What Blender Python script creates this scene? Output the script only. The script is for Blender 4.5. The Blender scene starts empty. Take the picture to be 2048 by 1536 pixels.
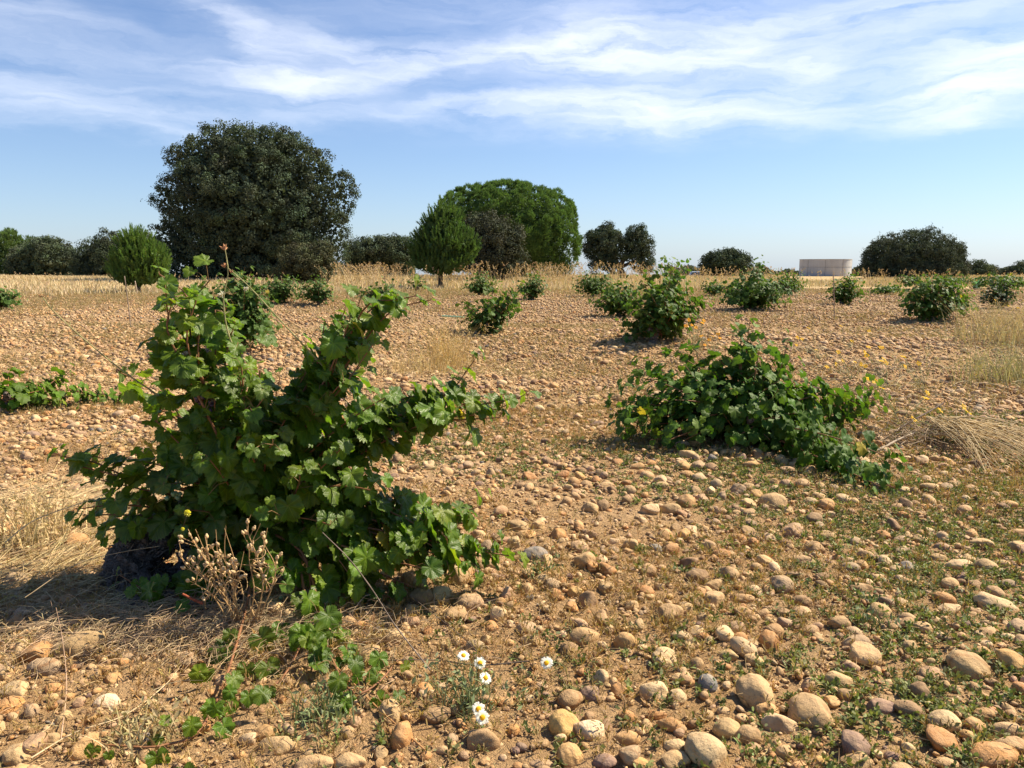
import bpy, bmesh, math, random
import numpy as np
from mathutils import Vector
R = math.radians
RNG = np.random.default_rng(7)
random.seed(7)
S = bpy.context.scene
COL = S.collection

# ------------------------------------------------------------------ camera
FPX = 1550.0            # focal length in pixels of a 2048 px wide picture
CAMH = 1.2
PITCH = math.atan((768 - 530) / FPX)
cam = bpy.data.cameras.new('camera')
camo = bpy.data.objects.new('camera', cam)
COL.objects.link(camo)
camo.location = (0, 0, CAMH)
camo.rotation_euler = (math.pi / 2 - PITCH, 0, 0)
cam.sensor_width = 36
cam.lens = FPX / 2048 * 36
cam.clip_start = 0.05
cam.clip_end = 8000
S.camera = camo

def ray(px, py):
    x = (px - 1024) / FPX
    u = (768 - py) / FPX
    c, s = math.cos(PITCH), math.sin(PITCH)
    return np.array([x, c + u * s, -s + u * c])

def pt(px, py, Y):
    d = ray(px, py)
    return np.array([0, 0, CAMH]) + d * (Y / d[1])

# ------------------------------------------------------------------ sun and sky
SUN_EL, SUN_AZ = R(48), R(68)        # azimuth measured from +Y towards +X
sun_dir = np.array([math.cos(SUN_EL) * math.sin(SUN_AZ), math.cos(SUN_EL) * math.cos(SUN_AZ), math.sin(SUN_EL)])
sl = bpy.data.lights.new('sun', 'SUN')
sl.energy = 4.8
sl.angle = R(0.5)
sl.color = (1.0, 0.87, 0.68)
so = bpy.data.objects.new('sun', sl)
COL.objects.link(so)
so.rotation_euler = Vector(sun_dir).to_track_quat('Z', 'Y').to_euler()
S.view_settings.view_transform = 'Standard'
S.view_settings.look = 'None'
S.view_settings.gamma = 1
S.view_settings.exposure = 1.13

class NT:
    """small helper for node trees"""
    def __init__(s, tree):
        s.t = tree
        s.n = tree.nodes
        s.l = tree.links
    def new(s, kind, **kw):
        n = s.n.new(kind)
        for k, v in kw.items():
            setattr(n, k, v)
        return n
    def put(s, sock, v):
        if isinstance(v, bpy.types.NodeSocket):
            s.l.new(v, sock)
        else:
            if hasattr(sock.default_value, '__len__') and not hasattr(v, '__len__'):
                v = (v,) * len(sock.default_value)
            sock.default_value = v
    def m(s, op, a, b=0.0, c=0.0, clamp=False):
        n = s.n.new('ShaderNodeMath')
        n.operation = op
        n.use_clamp = clamp
        for i, v in enumerate((a, b, c)):
            s.put(n.inputs[i], v)
        return n.outputs[0]
    def mix(s, f, a, b, bt='MIX'):
        n = s.n.new('ShaderNodeMixRGB')
        n.blend_type = bt
        s.put(n.inputs[0], f)
        for i, v in ((1, a), (2, b)):
            if not isinstance(v, bpy.types.NodeSocket):
                v = tuple(v) + (1,) if len(v) == 3 else v
            s.put(n.inputs[i], v)
        return n.outputs[0]
    def noise(s, vec, scale, detail=3, rough=.55, dist=0.0):
        n = s.n.new('ShaderNodeTexNoise')
        if vec is not None:
            s.l.new(vec, n.inputs['Vector'])
        n.inputs['Scale'].default_value = scale
        n.inputs['Detail'].default_value = detail
        n.inputs['Roughness'].default_value = rough
        n.inputs['Distortion'].default_value = dist
        return n.outputs['Fac']
    def ramp(s, f, stops):
        n = s.n.new('ShaderNodeValToRGB')
        e = n.color_ramp.elements
        while len(e) > 1:
            e.remove(e[0])
        e[0].position = stops[0][0]
        c = stops[0][1]
        e[0].color = tuple(c) + (1,) if hasattr(c, '__len__') else (c, c, c, 1)
        for p, c in stops[1:]:
            q = e.new(p)
            q.color = tuple(c) + (1,) if hasattr(c, '__len__') else (c, c, c, 1)
        s.l.new(f, n.inputs[0])
        return n.outputs[0]

W = bpy.data.worlds.new('World')
S.world = W
W.use_nodes = True
w = NT(W.node_tree)
w.n.clear()
sky = w.new('ShaderNodeTexSky', sky_type='NISHITA')
sky.sun_disc = False
sky.sun_elevation = SUN_EL
sky.sun_rotation = SUN_AZ
sky.air_density = 1.0
sky.dust_density = 0.6
sky.ozone_density = 1.6
tc = w.new('ShaderNodeTexCoord')
sep = w.new('ShaderNodeSeparateXYZ')
w.l.new(tc.outputs['Generated'], sep.inputs[0])
az0 = w.m('ARCTAN2', sep.outputs[0], sep.outputs[1])
el0 = w.m('ARCSINE', sep.outputs[2])
cb = w.new('ShaderNodeCombineXYZ')
w.put(cb.inputs[0], w.m('MULTIPLY', az0, 3.0))
w.put(cb.inputs[1], w.m('MULTIPLY', el0, 9.0))
warp = w.new('ShaderNodeTexNoise')
w.l.new(cb.outputs[0], warp.inputs['Vector'])
warp.inputs['Scale'].default_value = 2.2
warp.inputs['Detail'].default_value = 6
warp.inputs['Roughness'].default_value = .6
ws = w.new('ShaderNodeSeparateColor')
w.l.new(warp.outputs['Color'], ws.inputs[0])
az = w.m('ADD', az0, w.m('MULTIPLY', w.m('SUBTRACT', ws.outputs[0], .5), .17))
el = w.m('ADD', el0, w.m('MULTIPLY', w.m('SUBTRACT', ws.outputs[1], .5), .060))
CLOUDS = [(50, 55, 150, 70, 0, .6), (150, 208, 310, 28, -2, .6), (400, 180, 260, 40, 0, .14), (450, 40, 140, 24, -32, .6),
          (630, 85, 150, 30, -8, .8), (520, 150, 160, 26, -4, .9), (840, 132, 260, 22, 8, .85), (800, 220, 260, 18, 2, .5),
          (1010, 215, 180, 34, 0, .5), (1180, 100, 170, 36, 0, 1.1), (1270, 206, 165, 30, -3, 1.25), (1440, 242, 270, 30, -2, .7),
          (1450, 118, 100, 30, 0, .8), (1590, 162, 60, 22, 20, .65), (1985, 160, 120, 38, 14, 1.2), (1750, 118, 330, 26, 0, .7),
          (1640, 50, 480, 38, 2, .6), (1100, 12, 380, 28, 0, .45), (1350, 70, 640, 70, 0, .24), (1620, 200, 430, 44, 2, .36),
          (1960, 212, 120, 24, 10, .5), (230, 248, 140, 8, 0, .3), (1780, 15, 300, 30, 3, .4), (100, 250, 200, 10, 0, .25),
          (2300, 120, 300, 60, 0, .8), (-450, 120, 300, 40, 0, .5), (-150, -300, 500, 90, 10, .6), (1500, -320, 900, 110, 5, .6)]
tot = None
for (px, py, rx, ry, rot, st) in CLOUDS:
    d = ray(px, py)
    d = d / np.linalg.norm(d)
    a0, e0 = math.atan2(d[0], d[1]), math.asin(d[2])
    ca, sa = math.cos(R(rot)), math.sin(R(rot))
    k = math.cos(e0)
    da = w.m('MULTIPLY', w.m('SUBTRACT', az, a0), k)
    de = w.m('SUBTRACT', el, e0)
    u = w.m('ADD', w.m('MULTIPLY', da, ca * FPX / rx), w.m('MULTIPLY', de, sa * FPX / rx))
    v = w.m('ADD', w.m('MULTIPLY', da, -sa * FPX / ry), w.m('MULTIPLY', de, ca * FPX / ry))
    q = w.m('ADD', w.m('MULTIPLY', u, u), w.m('MULTIPLY', v, v))
    g = w.m('MULTIPLY', w.m('EXPONENT', w.m('MULTIPLY', q, -0.85)), st)
    tot = g if tot is None else w.m('ADD', tot, g)
cb2 = w.new('ShaderNodeCombineXYZ')
w.put(cb2.inputs[0], w.m('MULTIPLY', az, 2.2))
w.put(cb2.inputs[1], w.m('MULTIPLY', w.m('ADD', el, w.m('MULTIPLY', az, .02)), 17.0))
wisp = w.noise(cb2.outputs[0], 2.8, 8, .58, .25)
wisp = w.m('MULTIPLY', w.m('SUBTRACT', wisp, .30), 2.2, clamp=True)
dens = w.m('MULTIPLY', w.m('MULTIPLY', w.m('POWER', tot, 1.4), 1.1), w.m('ADD', w.m('MULTIPLY', wisp, .95), .12))
dens = w.m('MULTIPLY', w.m('SUBTRACT', 1.0, w.m('EXPONENT', w.m('MULTIPLY', dens, -.88))), 1.0, clamp=True)
skyc = w.mix(1.0, sky.outputs[0], (.76, 0.905, 1.14), 'MULTIPLY')
# milky summer air: a thin even white over the whole dome, thicker towards the horizon
hz = w.m('EXPONENT', w.m('MULTIPLY', w.m('ABSOLUTE', el0), -9.0))
skyc = w.mix(w.m('ADD', w.m('MULTIPLY', hz, .30), .01), skyc, (7.0, 8.3, 10.6))
fin = w.mix(dens, skyc, (9.0, 9.4, 10.4))
bg = w.new('ShaderNodeBackground')
w.l.new(fin, bg.inputs[0])
bg.inputs[1].default_value = 0.059
wo = w.new('ShaderNodeOutputWorld')
w.l.new(bg.outputs[0], wo.inputs[0])
W.cycles.sampling_method = 'MANUAL'
W.cycles.sample_map_resolution = 512
S.cycles.max_bounces = 6
S.cycles.diffuse_bounces = 3
S.cycles.transmission_bounces = 3

# ------------------------------------------------------------------ terrain height
_k = RNG.normal(size=(10, 2))
_ph = RNG.uniform(0, 6.28, 10)
_fr = np.array([.25, .4, .7, 1.1, 1.8, 2.6, 3.9, 5.5, 7.5, 11.])
_am = np.array([.03, .028, .02, .018, .012, .010, .007, .005, .004, .003])
MOUNDS = []
def hgt(x, y):
    x = np.asarray(x, float); y = np.asarray(y, float)
    h = np.zeros(np.broadcast(x, y).shape)
    for i in range(10):
        kk = _k[i] / np.linalg.norm(_k[i]) * _fr[i]
        h = h + _am[i] * np.sin(kk[0] * x + kk[1] * y + _ph[i])
    f = np.clip(1 - (y - 22) / 18, 0, 1)
    h = h * f
    for (mx, my, r, a) in MOUNDS:
        h = h + a * np.exp(-((x - mx) ** 2 + (y - my) ** 2) / (r * r))
    h = h - np.clip(y - 85, 0, None) * .02
    return h

def ground(px, py, dz=0.0):
    d = ray(px, py)
    h = 0.0
    for _ in range(12):
        t = (h + dz - CAMH) / d[2]
        p = np.array([0, 0, CAMH]) + d * t
        h = .5 * h + .5 * float(hgt(p[0], p[1]))
    return p

def ptg(px, py, Y):
    """point on the sight line at distance Y, but never below the soil"""
    d = ray(px, py)
    if d[2] < -.02:
        Y = min(Y, ground(px, py)[1] * .985)
    return pt(px, py, Y)

for (mx, my, r, a) in ((1490, 905, .8, .06), (400, 1240, .5, .04), (1310, 690, 1.0, .08), (985, 665, .8, .06), (470, 705, .9, .07),
                       (1520, 616, 1.5, .12), (1875, 642, 1.3, .1), (1000, 600, 2.0, .12), (600, 608, 1.6, .15), (1330, 950, .7, .05)):
    p = ground(mx, my)
    MOUNDS.append((p[0], p[1], r, a))

# ------------------------------------------------------------------ object helpers
def tag(o, label=None, cat=None, group=None, kind=None):
    for k, v in (('label', label), ('category', cat), ('group', group), ('kind', kind)):
        if v:
            o[k] = v
    return o

def link(name, me, mat, parent=None, loc=None):
    o = bpy.data.objects.new(name, me)
    COL.objects.link(o)
    if mat and me and not me.materials:
        me.materials.append(mat)
    if loc is not None:
        o.location = [float(c) for c in loc]
    if parent:
        o.parent = parent
    return o

def empty(name, loc, label, cat, group=None):
    o = bpy.data.objects.new(name, None)
    COL.objects.link(o)
    o.location = [float(c) for c in loc]
    o.empty_display_size = .2
    return tag(o, label, cat, group)

def mesh_np(name, V, F, tint=None, uv=None, smooth=True):
    """V (n,3), F (m,k) all faces with k corners"""
    me = bpy.data.meshes.new(name)
    V = np.ascontiguousarray(V, np.float32)
    F = np.ascontiguousarray(F, np.int32)
    k = F.shape[1]
    me.vertices.add(len(V))
    me.vertices.foreach_set('co', V.ravel())
    me.loops.add(F.size)
    me.loops.foreach_set('vertex_index', F.ravel())
    me.polygons.add(len(F))
    me.polygons.foreach_set('loop_start', np.arange(0, F.size, k, dtype=np.int32))
    me.polygons.foreach_set('loop_total', np.full(len(F), k, np.int32))
    me.polygons.foreach_set('use_smooth', np.full(len(F), smooth, bool))
    if tint is not None:
        a = me.color_attributes.new('tint', 'FLOAT_COLOR', 'POINT')
        c = np.ones((len(V), 4), np.float32)
        c[:, :3] = tint
        a.data.foreach_set('color', c.ravel())
    if uv is not None:
        l = me.uv_layers.new(name='uv')
        l.data.foreach_set('uv', np.ascontiguousarray(uv[F.ravel()], np.float32).ravel())
    me.update()
    me.validate()
    return me

def inst(templates, idx, M, T, tint, uvs=None):
    """joined copies: templates list of (V,F); idx (n); M (n,3,3); T (n,3); tint (n,3) -> V,F,tint,uv"""
    Vs, Fs, Cs, Us = [], [], [], []
    off = 0
    for ti, (v, f) in enumerate(templates):
        s = np.nonzero(idx == ti)[0]
        if not len(s):
            continue
        vv = np.einsum('nij,vj->nvi', M[s], v) + T[s][:, None, :]
        nv = len(v)
        Vs.append(vv.reshape(-1, 3))
        Fs.append((f[None] + (off + np.arange(len(s)) * nv)[:, None, None]).reshape(-1, f.shape[1]))
        Cs.append(np.repeat(tint[s], nv, axis=0))
        if uvs:
            Us.append(np.tile(uvs[ti], (len(s), 1)))
        off += nv * len(s)
    return np.concatenate(Vs), np.concatenate(Fs), np.concatenate(Cs), (np.concatenate(Us) if uvs else None)

def norm(a):
    return a / (np.linalg.norm(a, axis=-1, keepdims=True) + 1e-9)

def frames(n, t):
    """orthonormal frames: z = n, y = t made perpendicular; returns (k,3,3) with columns x,y,z"""
    n = norm(n)
    t = norm(t - n * np.sum(t * n, -1, keepdims=True))
    x = np.cross(t, n)
    return np.stack([x, t, n], axis=-1)

def rot_random(n, rng, tilt=None):
    """random yaw, then tilt about a random horizontal axis"""
    a = rng.uniform(0, 2 * np.pi, n)
    if tilt is None:
        q = norm(rng.normal(size=(n, 4)))
        w_, x, y, z = q.T
        return np.stack([np.stack([1 - 2 * (y * y + z * z), 2 * (x * y - z * w_), 2 * (x * z + y * w_)], -1),
                         np.stack([2 * (x * y + z * w_), 1 - 2 * (x * x + z * z), 2 * (y * z - x * w_)], -1),
                         np.stack([2 * (x * z - y * w_), 2 * (y * z + x * w_), 1 - 2 * (x * x + y * y)], -1)], 1)
    up = np.stack([rng.normal(0, tilt, n), rng.normal(0, tilt, n), np.ones(n)], -1)
    return frames(up, np.stack([np.cos(a), np.sin(a), np.zeros(n)], -1))

def tube(P, r, sides=6, V=None, F=None):
    """tube along points; returns V,F(quads)"""
    P = np.asarray(P, float)
    n = len(P)
    r = np.broadcast_to(np.asarray(r, float), (n,))
    T = norm(np.gradient(P, axis=0))
    ref = np.array([0, 0, 1.]) if abs(T[0][2]) < .9 else np.array([1., 0, 0])
    A = norm(np.cross(T, ref + 1e-4))
    B = np.cross(T, A)
    a = np.arange(sides) / sides * 2 * np.pi
    V = (P[:, None] + r[:, None, None] * (A[:, None] * np.cos(a)[None, :, None] + B[:, None] * np.sin(a)[None, :, None])).reshape(-1, 3)
    F = []
    for i in range(n - 1):
        for j in range(sides):
            k = (j + 1) % sides
            F.append((i * sides + j, i * sides + k, (i + 1) * sides + k, (i + 1) * sides + j))
    return V, np.array(F)

class MB:
    """collects quad pieces into one mesh"""
    def __init__(s):
        s.V, s.F, s.C, s.n = [], [], [], 0
    def add(s, V, F, c=(1, 1, 1)):
        if F.shape[1] == 3:
            F = np.concatenate([F, F[:, 2:3]], 1)
        s.V.append(V); s.F.append(F + s.n); s.C.append(np.broadcast_to(np.array(c, float), (len(V), 3)))
        s.n += len(V)
    def tube(s, P, r, sides=6, c=(1, 1, 1)):
        V, F = tube(P, r, sides)
        s.add(V, F, c)
    def mesh(s, name, smooth=True):
        V = np.concatenate(s.V); F = np.concatenate(s.F); C = np.concatenate(s.C)
        tri = F[:, 2] == F[:, 3]
        if tri.any():
            a = F[~tri]
            F = np.concatenate([a[:, [0, 1, 2]], a[:, [0, 2, 3]], F[tri][:, :3]]) if len(a) else F[:, :3]
        return mesh_np(name, V, F, C, None, smooth)

def bez(a, b, c, n):
    t = np.linspace(0, 1, n)[:, None]
    return (1 - t) ** 2 * np.asarray(a) + 2 * t * (1 - t) * np.asarray(b) + t * t * np.asarray(c)

def spline(P, n):
    """Catmull-Rom through the points"""
    P = np.asarray(P, float)
    Q = np.concatenate([[2 * P[0] - P[1]], P, [2 * P[-1] - P[-2]]])
    out = []
    m = len(P) - 1
    for t in np.linspace(0, m - 1e-6, n):
        i = int(t); u = t - i
        p0, p1, p2, p3 = Q[i:i + 4]
        out.append(.5 * ((2 * p1) + (-p0 + p2) * u + (2 * p0 - 5 * p1 + 4 * p2 - p3) * u * u + (-p0 + 3 * p1 - 3 * p2 + p3) * u ** 3))
    return np.array(out)

# ------------------------------------------------------------------ materials
def mat(name):
    m = bpy.data.materials.new(name)
    m.use_nodes = True
    t = NT(m.node_tree)
    t.b = t.n['Principled BSDF']
    t.out = t.n['Material Output']
    return m, t

def bump(t, h, strength, dist, nrm=None):
    b = t.new('ShaderNodeBump')
    b.inputs['Strength'].default_value = strength
    b.inputs['Distance'].default_value = dist
    t.put(b.inputs['Height'], h)
    if nrm is not None:
        t.l.new(nrm, b.inputs['Normal'])
    return b.outputs[0]

def tint_of(t):
    a = t.new('ShaderNodeAttribute')
    a.attribute_name = 'tint'
    return a.outputs['Color']

def pos(t):
    return t.new('ShaderNodeNewGeometry').outputs['Position']

def plain(name, rough=.8, amt=.25, scale=30, translucent=0.0, spec=.3, bmp=0.0):
    """tint attribute modulated by noise; for plants and small things"""
    m, t = mat(name)
    p = pos(t)
    f = t.noise(p, scale, 3)
    c = t.mix(1.0, tint_of(t), t.ramp(f, ((.25, 1 - amt), (.75, 1 + amt))), 'MULTIPLY')
    t.l.new(c, t.b.inputs['Base Color'])
    t.b.inputs['Roughness'].default_value = rough
    t.b.inputs['Specular IOR Level'].default_value = spec
    if bmp:
        t.l.new(bump(t, t.noise(p, scale * 2, 4), .8, bmp), t.b.inputs['Normal'])
    if translucent:
        tr = t.new('ShaderNodeBsdfTranslucent')
        t.l.new(t.mix(1.0, c, (1.5, 1.5, .7), 'MULTIPLY'), tr.inputs[0])
        mx = t.new('ShaderNodeMixShader')
        mx.inputs[0].default_value = translucent
        t.l.new(t.b.outputs[0], mx.inputs[1])
        t.l.new(tr.outputs[0], mx.inputs[2])
        t.l.new(mx.outputs[0], t.out.inputs[0])
    return m

def stone_mat():
    m, t = mat('stone')
    g = t.new('ShaderNodeNewGeometry')
    p = g.outputs['Position']
    tn = tint_of(t)
    a = t.noise(p, 16, 5, .6, .4)
    b = t.noise(p, 95, 4, .7)
    c = t.noise(p, 420, 2, .6)
    col = t.mix(1.0, tn, t.ramp(a, ((.28, (.68, .62, .56)), (.5, (1, 1, 1)), (.72, (1.18, 1.14, 1.0)))), 'MULTIPLY')
    col = t.mix(t.ramp(b, ((.56, 0), (.72, .55))), col, t.mix(1.0, tn, (.55, .42, .34), 'MULTIPLY'))
    col = t.mix(t.ramp(c, ((.58, 0), (.75, .35))), col, (.14, .09, .06))
    # pale dust that settled on the upper sides
    sp = t.new('ShaderNodeSeparateXYZ')
    t.l.new(g.outputs['Normal'], sp.inputs[0])
    dust = t.m('MULTIPLY', t.ramp(sp.outputs[2], ((.3, 0), (.95, 1))), t.ramp(t.noise(p, 40, 4), ((.34, .0), (.64, .38))))
    col = t.mix(dust, col, (.54, .37, .20))
    t.l.new(col, t.b.inputs['Base Color'])
    t.b.inputs['Roughness'].default_value = .78
    t.b.inputs['Specular IOR Level'].default_value = .25
    n1 = bump(t, t.noise(p, 45, 6, .65), .7, .014)
    t.l.new(bump(t, t.noise(p, 260, 4, .7), .5, .0022, n1), t.b.inputs['Normal'])
    return m

def soil_mat():
    m, t = mat('soil')
    p = pos(t)
    sx = t.new('ShaderNodeSeparateXYZ')
    t.l.new(p, sx.inputs[0])
    a = t.noise(p, 1.6, 5, .6)
    b = t.noise(p, 38, 6, .7)
    c = t.noise(p, 7, 4, .6)
    col = t.ramp(a, ((.3, (.46, .28, .12)), (.55, (.56, .365, .185)), (.75, (.63, .43, .235))))
    col = t.mix(t.ramp(b, ((.35, .5), (.55, 0))), col, (.30, .19, .10))
    # far away: stones and dead weeds too small to model, as mottling
    v = t.new('ShaderNodeTexVoronoi')
    v.inputs['Scale'].default_value = 9
    t.l.new(p, v.inputs['Vector'])
    far = t.m('MULTIPLY', t.m('SUBTRACT', sx.outputs[1], 9.0), .08, clamp=True)
    peb = t.mix(t.ramp(v.outputs['Distance'], ((.1, 0), (.55, .85))), (.60, .43, .28), (.27, .18, .10))
    col = t.mix(t.m('MULTIPLY', far, .75), col, peb)
    weed = t.ramp(t.noise(p, 2.3, 6, .7), ((.50, 0), (.64, .65)))
    col = t.mix(t.m('MULTIPLY', weed, far), col, (.23, .18, .085))
    # dry grass litter where the tall grass stands
    gr = t.m('MULTIPLY', t.m('SUBTRACT', t.m('ADD', sx.outputs[1], t.m('MULTIPLY', t.noise(p, .35, 4), 14)), 38.0), .25, clamp=True)
    straw = t.ramp(t.noise(p, 3.0, 6, .75), ((.3, (.32, .22, .10)), (.7, (.58, .44, .24))))
    col = t.mix(gr, col, straw)
    t.l.new(col, t.b.inputs['Base Color'])
    t.b.inputs['Roughness'].default_value = .95
    t.b.inputs['Specular IOR Level'].default_value = .1
    n1 = bump(t, t.m('ADD', t.noise(p, 22, 6, .75), t.m('MULTIPLY', t.noise(p, 130, 4, .7), .55)), 1.0, .05)
    t.l.new(n1, t.b.inputs['Normal'])
    return m

def leaf_mat(name, veins, trans=.32, rough=.44, spec=.35):
    m, t = mat(name)
    tn = tint_of(t)
    g = t.new('ShaderNodeNewGeometry')
    p = g.outputs['Position']
    col = t.mix(1.0, tn, t.ramp(t.noise(p, 55, 4), ((.3, .78), (.72, 1.22))), 'MULTIPLY')
    hgtv = None
    if veins:
        uv = t.new('ShaderNodeUVMap')
        uv.uv_map = 'uv'
        s = t.new('ShaderNodeSeparateXYZ')
        t.l.new(uv.outputs[0], s.inputs[0])
        u, v = s.outputs[0], s.outputs[1]
        dmin, sec = None, None
        for a, wd in ((0, 1.0), (50, .9), (-50, .9), (104, .75), (-104, .75)):
            ca, sa = math.cos(R(a)), math.sin(R(a))
            al = t.m('ADD', t.m('MULTIPLY', u, sa), t.m('MULTIPLY', v, ca))
            pe = t.m('ABSOLUTE', t.m('SUBTRACT', t.m('MULTIPLY', u, ca), t.m('MULTIPLY', v, sa)))
            pen = t.m('ADD', pe, t.m('MULTIPLY', t.m('LESS_THAN', al, 0), 9.0))
            # perpendicular distance, growing thinner to the tip
            q = t.m('ADD', t.m('DIVIDE', pen, wd), t.m('MULTIPLY', t.m('MAXIMUM', al, 0), .012))
            sd = t.m('FRACT', t.m('MULTIPLY', t.m('SUBTRACT', al, t.m('MULTIPLY', pe, 1.0)), 6.5))
            if dmin is None:
                dmin, sec, best = q, sd, pen
            else:
                lt = t.m('LESS_THAN', pen, best)
                sec = t.m('ADD', t.m('MULTIPLY', sec, t.m('SUBTRACT', 1.0, lt)), t.m('MULTIPLY', sd, lt))
                best = t.m('MINIMUM', best, pen)
                dmin = t.m('MINIMUM', dmin, q)
        main = t.ramp(dmin, ((.012, 1), (.034, 0)))
        second = t.ramp(sec, ((.0, .6), (.06, 0), (.94, 0), (1, .6)))
        vm = t.m('MAXIMUM', main, t.m('MULTIPLY', second, .55))
        col = t.mix(t.m('MULTIPLY', vm, .42), col, t.mix(1.0, tn, (2.6, 2.0, 1.9), 'MULTIPLY'))
        puff = t.m('SINE', t.m('MULTIPLY', sec, math.pi))
        hgtv = t.m('ADD', t.m('MULTIPLY', puff, .6), t.m('MULTIPLY', main, -1.0))
    under = t.mix(.45, t.mix(1.0, tn, (1.8, 1.55, 2.2), 'MULTIPLY'), (.13, .19, .085))
    colf = t.mix(g.outputs['Backfacing'], col, under)
    t.l.new(colf, t.b.inputs['Base Color'])
    t.put(t.b.inputs['Roughness'], t.m('ADD', t.m('MULTIPLY', g.outputs['Backfacing'], .9 - rough), rough))
    t.b.inputs['Specular IOR Level'].default_value = spec
    if hgtv is not None:
        t.l.new(bump(t, hgtv, .30, .003), t.b.inputs['Normal'])
    tr = t.new('ShaderNodeBsdfTranslucent')
    t.l.new(t.mix(1.0, col, (1.9, 2.0, .75), 'MULTIPLY'), tr.inputs[0])
    mx = t.new('ShaderNodeMixShader')
    mx.inputs[0].default_value = trans
    t.l.new(t.b.outputs[0], mx.inputs[1])
    t.l.new(tr.outputs[0], mx.inputs[2])
    t.l.new(mx.outputs[0], t.out.inputs[0])
    return m

M_STONE = stone_mat()
M_SOIL = soil_mat()
M_LEAF = leaf_mat('vine_leaf_veined', True, .40)
M_LEAFS = leaf_mat('vine_leaf', False, .26, .58, .2)
M_OAK = plain('oak_leaf', .85, .22, .8, .12, .12)
M_PINE = plain('pine_needle', .7, .2, .8, .35, .2)
M_BARK = plain('bark', .95, .45, 18, 0, .1, .02)
M_VBARK = plain('vine_bark', .95, .75, 60, 0, .1, .05)
M_CANE = plain('cane', .6, .25, 40, 0, .3)
M_DRY = plain('dry_stalk', .8, .3, 25, .15, .2)
M_WEED = plain('weed', .6, .3, 40, .25, .3)
M_FLOWER = plain('petal', .6, .06, 60, .35, .2)
M_BERRY = plain('berry', .35, .15, 80, .1, .5)
M_WOOD = plain('wood_stake', .85, .3, 50, 0, .2)

# ------------------------------------------------------------------ ground sheet
def build_ground():
    tx = np.linspace(-8.2, 8.2, 640)
    ty = np.linspace(-4.6, 8.0, 560)
    X = 1.5 * np.sinh(tx)
    Y = 3.0 + 2.0 * np.sinh(ty)
    gx, gy = np.meshgrid(X, Y)
    gz = hgt(gx, gy)
    near = np.clip(1 - gy / 12, 0, 1) * np.clip(1 - np.abs(gx) / 10, 0, 1)
    rr = RNG.normal(0, .006, gz.shape)
    gz = gz + rr * near
    V = np.stack([gx, gy, gz], -1).reshape(-1, 3)
    nx, ny = len(X), len(Y)
    i = np.arange(ny - 1)[:, None] * nx + np.arange(nx - 1)[None]
    F = np.stack([i, i + 1, i + 1 + nx, i + nx], -1).reshape(-1, 4)
    o = link('ground', mesh_np('ground', V, F), M_SOIL)
    tag(o, 'stony orange-tan vineyard soil reaching to the horizon', 'ground', kind='structure')
build_ground()

# ------------------------------------------------------------------ stones
def ico(sub):
    bm = bmesh.new()
    bmesh.ops.create_icosphere(bm, subdivisions=sub, radius=1)
    V = np.array([v.co[:] for v in bm.verts])
    F = np.array([[v.index for v in f.verts] for f in bm.faces])
    E = np.array([[v.index for v in e.verts] for e in bm.edges])
    bm.free()
    return V, F, E

ICO = {s: ico(s) for s in (1, 2, 3, 4)}

def stone_shape(sub, rng, ang=.5):
    """rounded river cobble: a ball with soft flats worn into it"""
    V, F, E = ICO[sub]
    P = V.copy()
    amp = 1 + .10 * sum(np.cos(P @ (rng.normal(size=3) * f) + rng.uniform(0, 6.3)) * a for f, a in ((1.3, .9), (1.8, .6), (3.0, .35)))
    P = P * amp[:, None]
    for _ in range(rng.integers(2, 8)):
        n = norm(rng.normal(size=3))
        lim = rng.uniform(.55, .88) if rng.random() < ang else rng.uniform(.8, .98)
        d = P @ n
        over = np.clip(d - lim, 0, None)
        P = P - over[:, None] * n * .85
    if sub >= 3:
        for _ in range(2 if sub == 4 else 1):
            acc = np.zeros_like(P); cnt = np.zeros(len(P))
            np.add.at(acc, E[:, 0], P[E[:, 1]]); np.add.at(acc, E[:, 1], P[E[:, 0]])
            np.add.at(cnt, E[:, 0], 1); np.add.at(cnt, E[:, 1], 1)
            P = .4 * P + .6 * acc / cnt[:, None]
        P = P * (1 + .018 * sum(np.cos(P @ (norm(rng.normal(size=3)) * f) + rng.uniform(0, 6.3)) for f in (6, 9, 13)))[:, None]
    ext = (P.max(0) - P.min(0)) / 2
    return (P - (P.max(0) + P.min(0)) / 2) / ext, F

PAL = {'tan': (.50, .345, .18), 'ochre': (.52, .32, .14), 'cream': (.62, .46, .27), 'brown': (.29, .185, .10), 'orange': (.48, .25, .10),
       'pink': (.46, .30, .185), 'greytan': (.38, .275, .175), 'grey': (.20, .20, .20), 'purple': (.25, .165, .135), 'tanbrown': (.42, .275, .14),
       'yellow': (.58, .37, .14), 'white': (.68, .54, .37)}
WORD = {'tan': 'tan', 'ochre': 'ochre', 'cream': 'pale cream', 'brown': 'brown', 'orange': 'orange', 'pink': 'pinkish tan', 'greytan': 'greyish tan',
        'grey': 'blue-grey', 'purple': 'dark purplish', 'tanbrown': 'light brown', 'yellow': 'yellow-ochre', 'white': 'whitish'}
T_, O_, C_, B_, A_, P_, G_, Y_, U_, N_, L_, W_ = 'tan ochre cream brown orange pink greytan grey purple tanbrown yellow white'.split()
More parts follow.
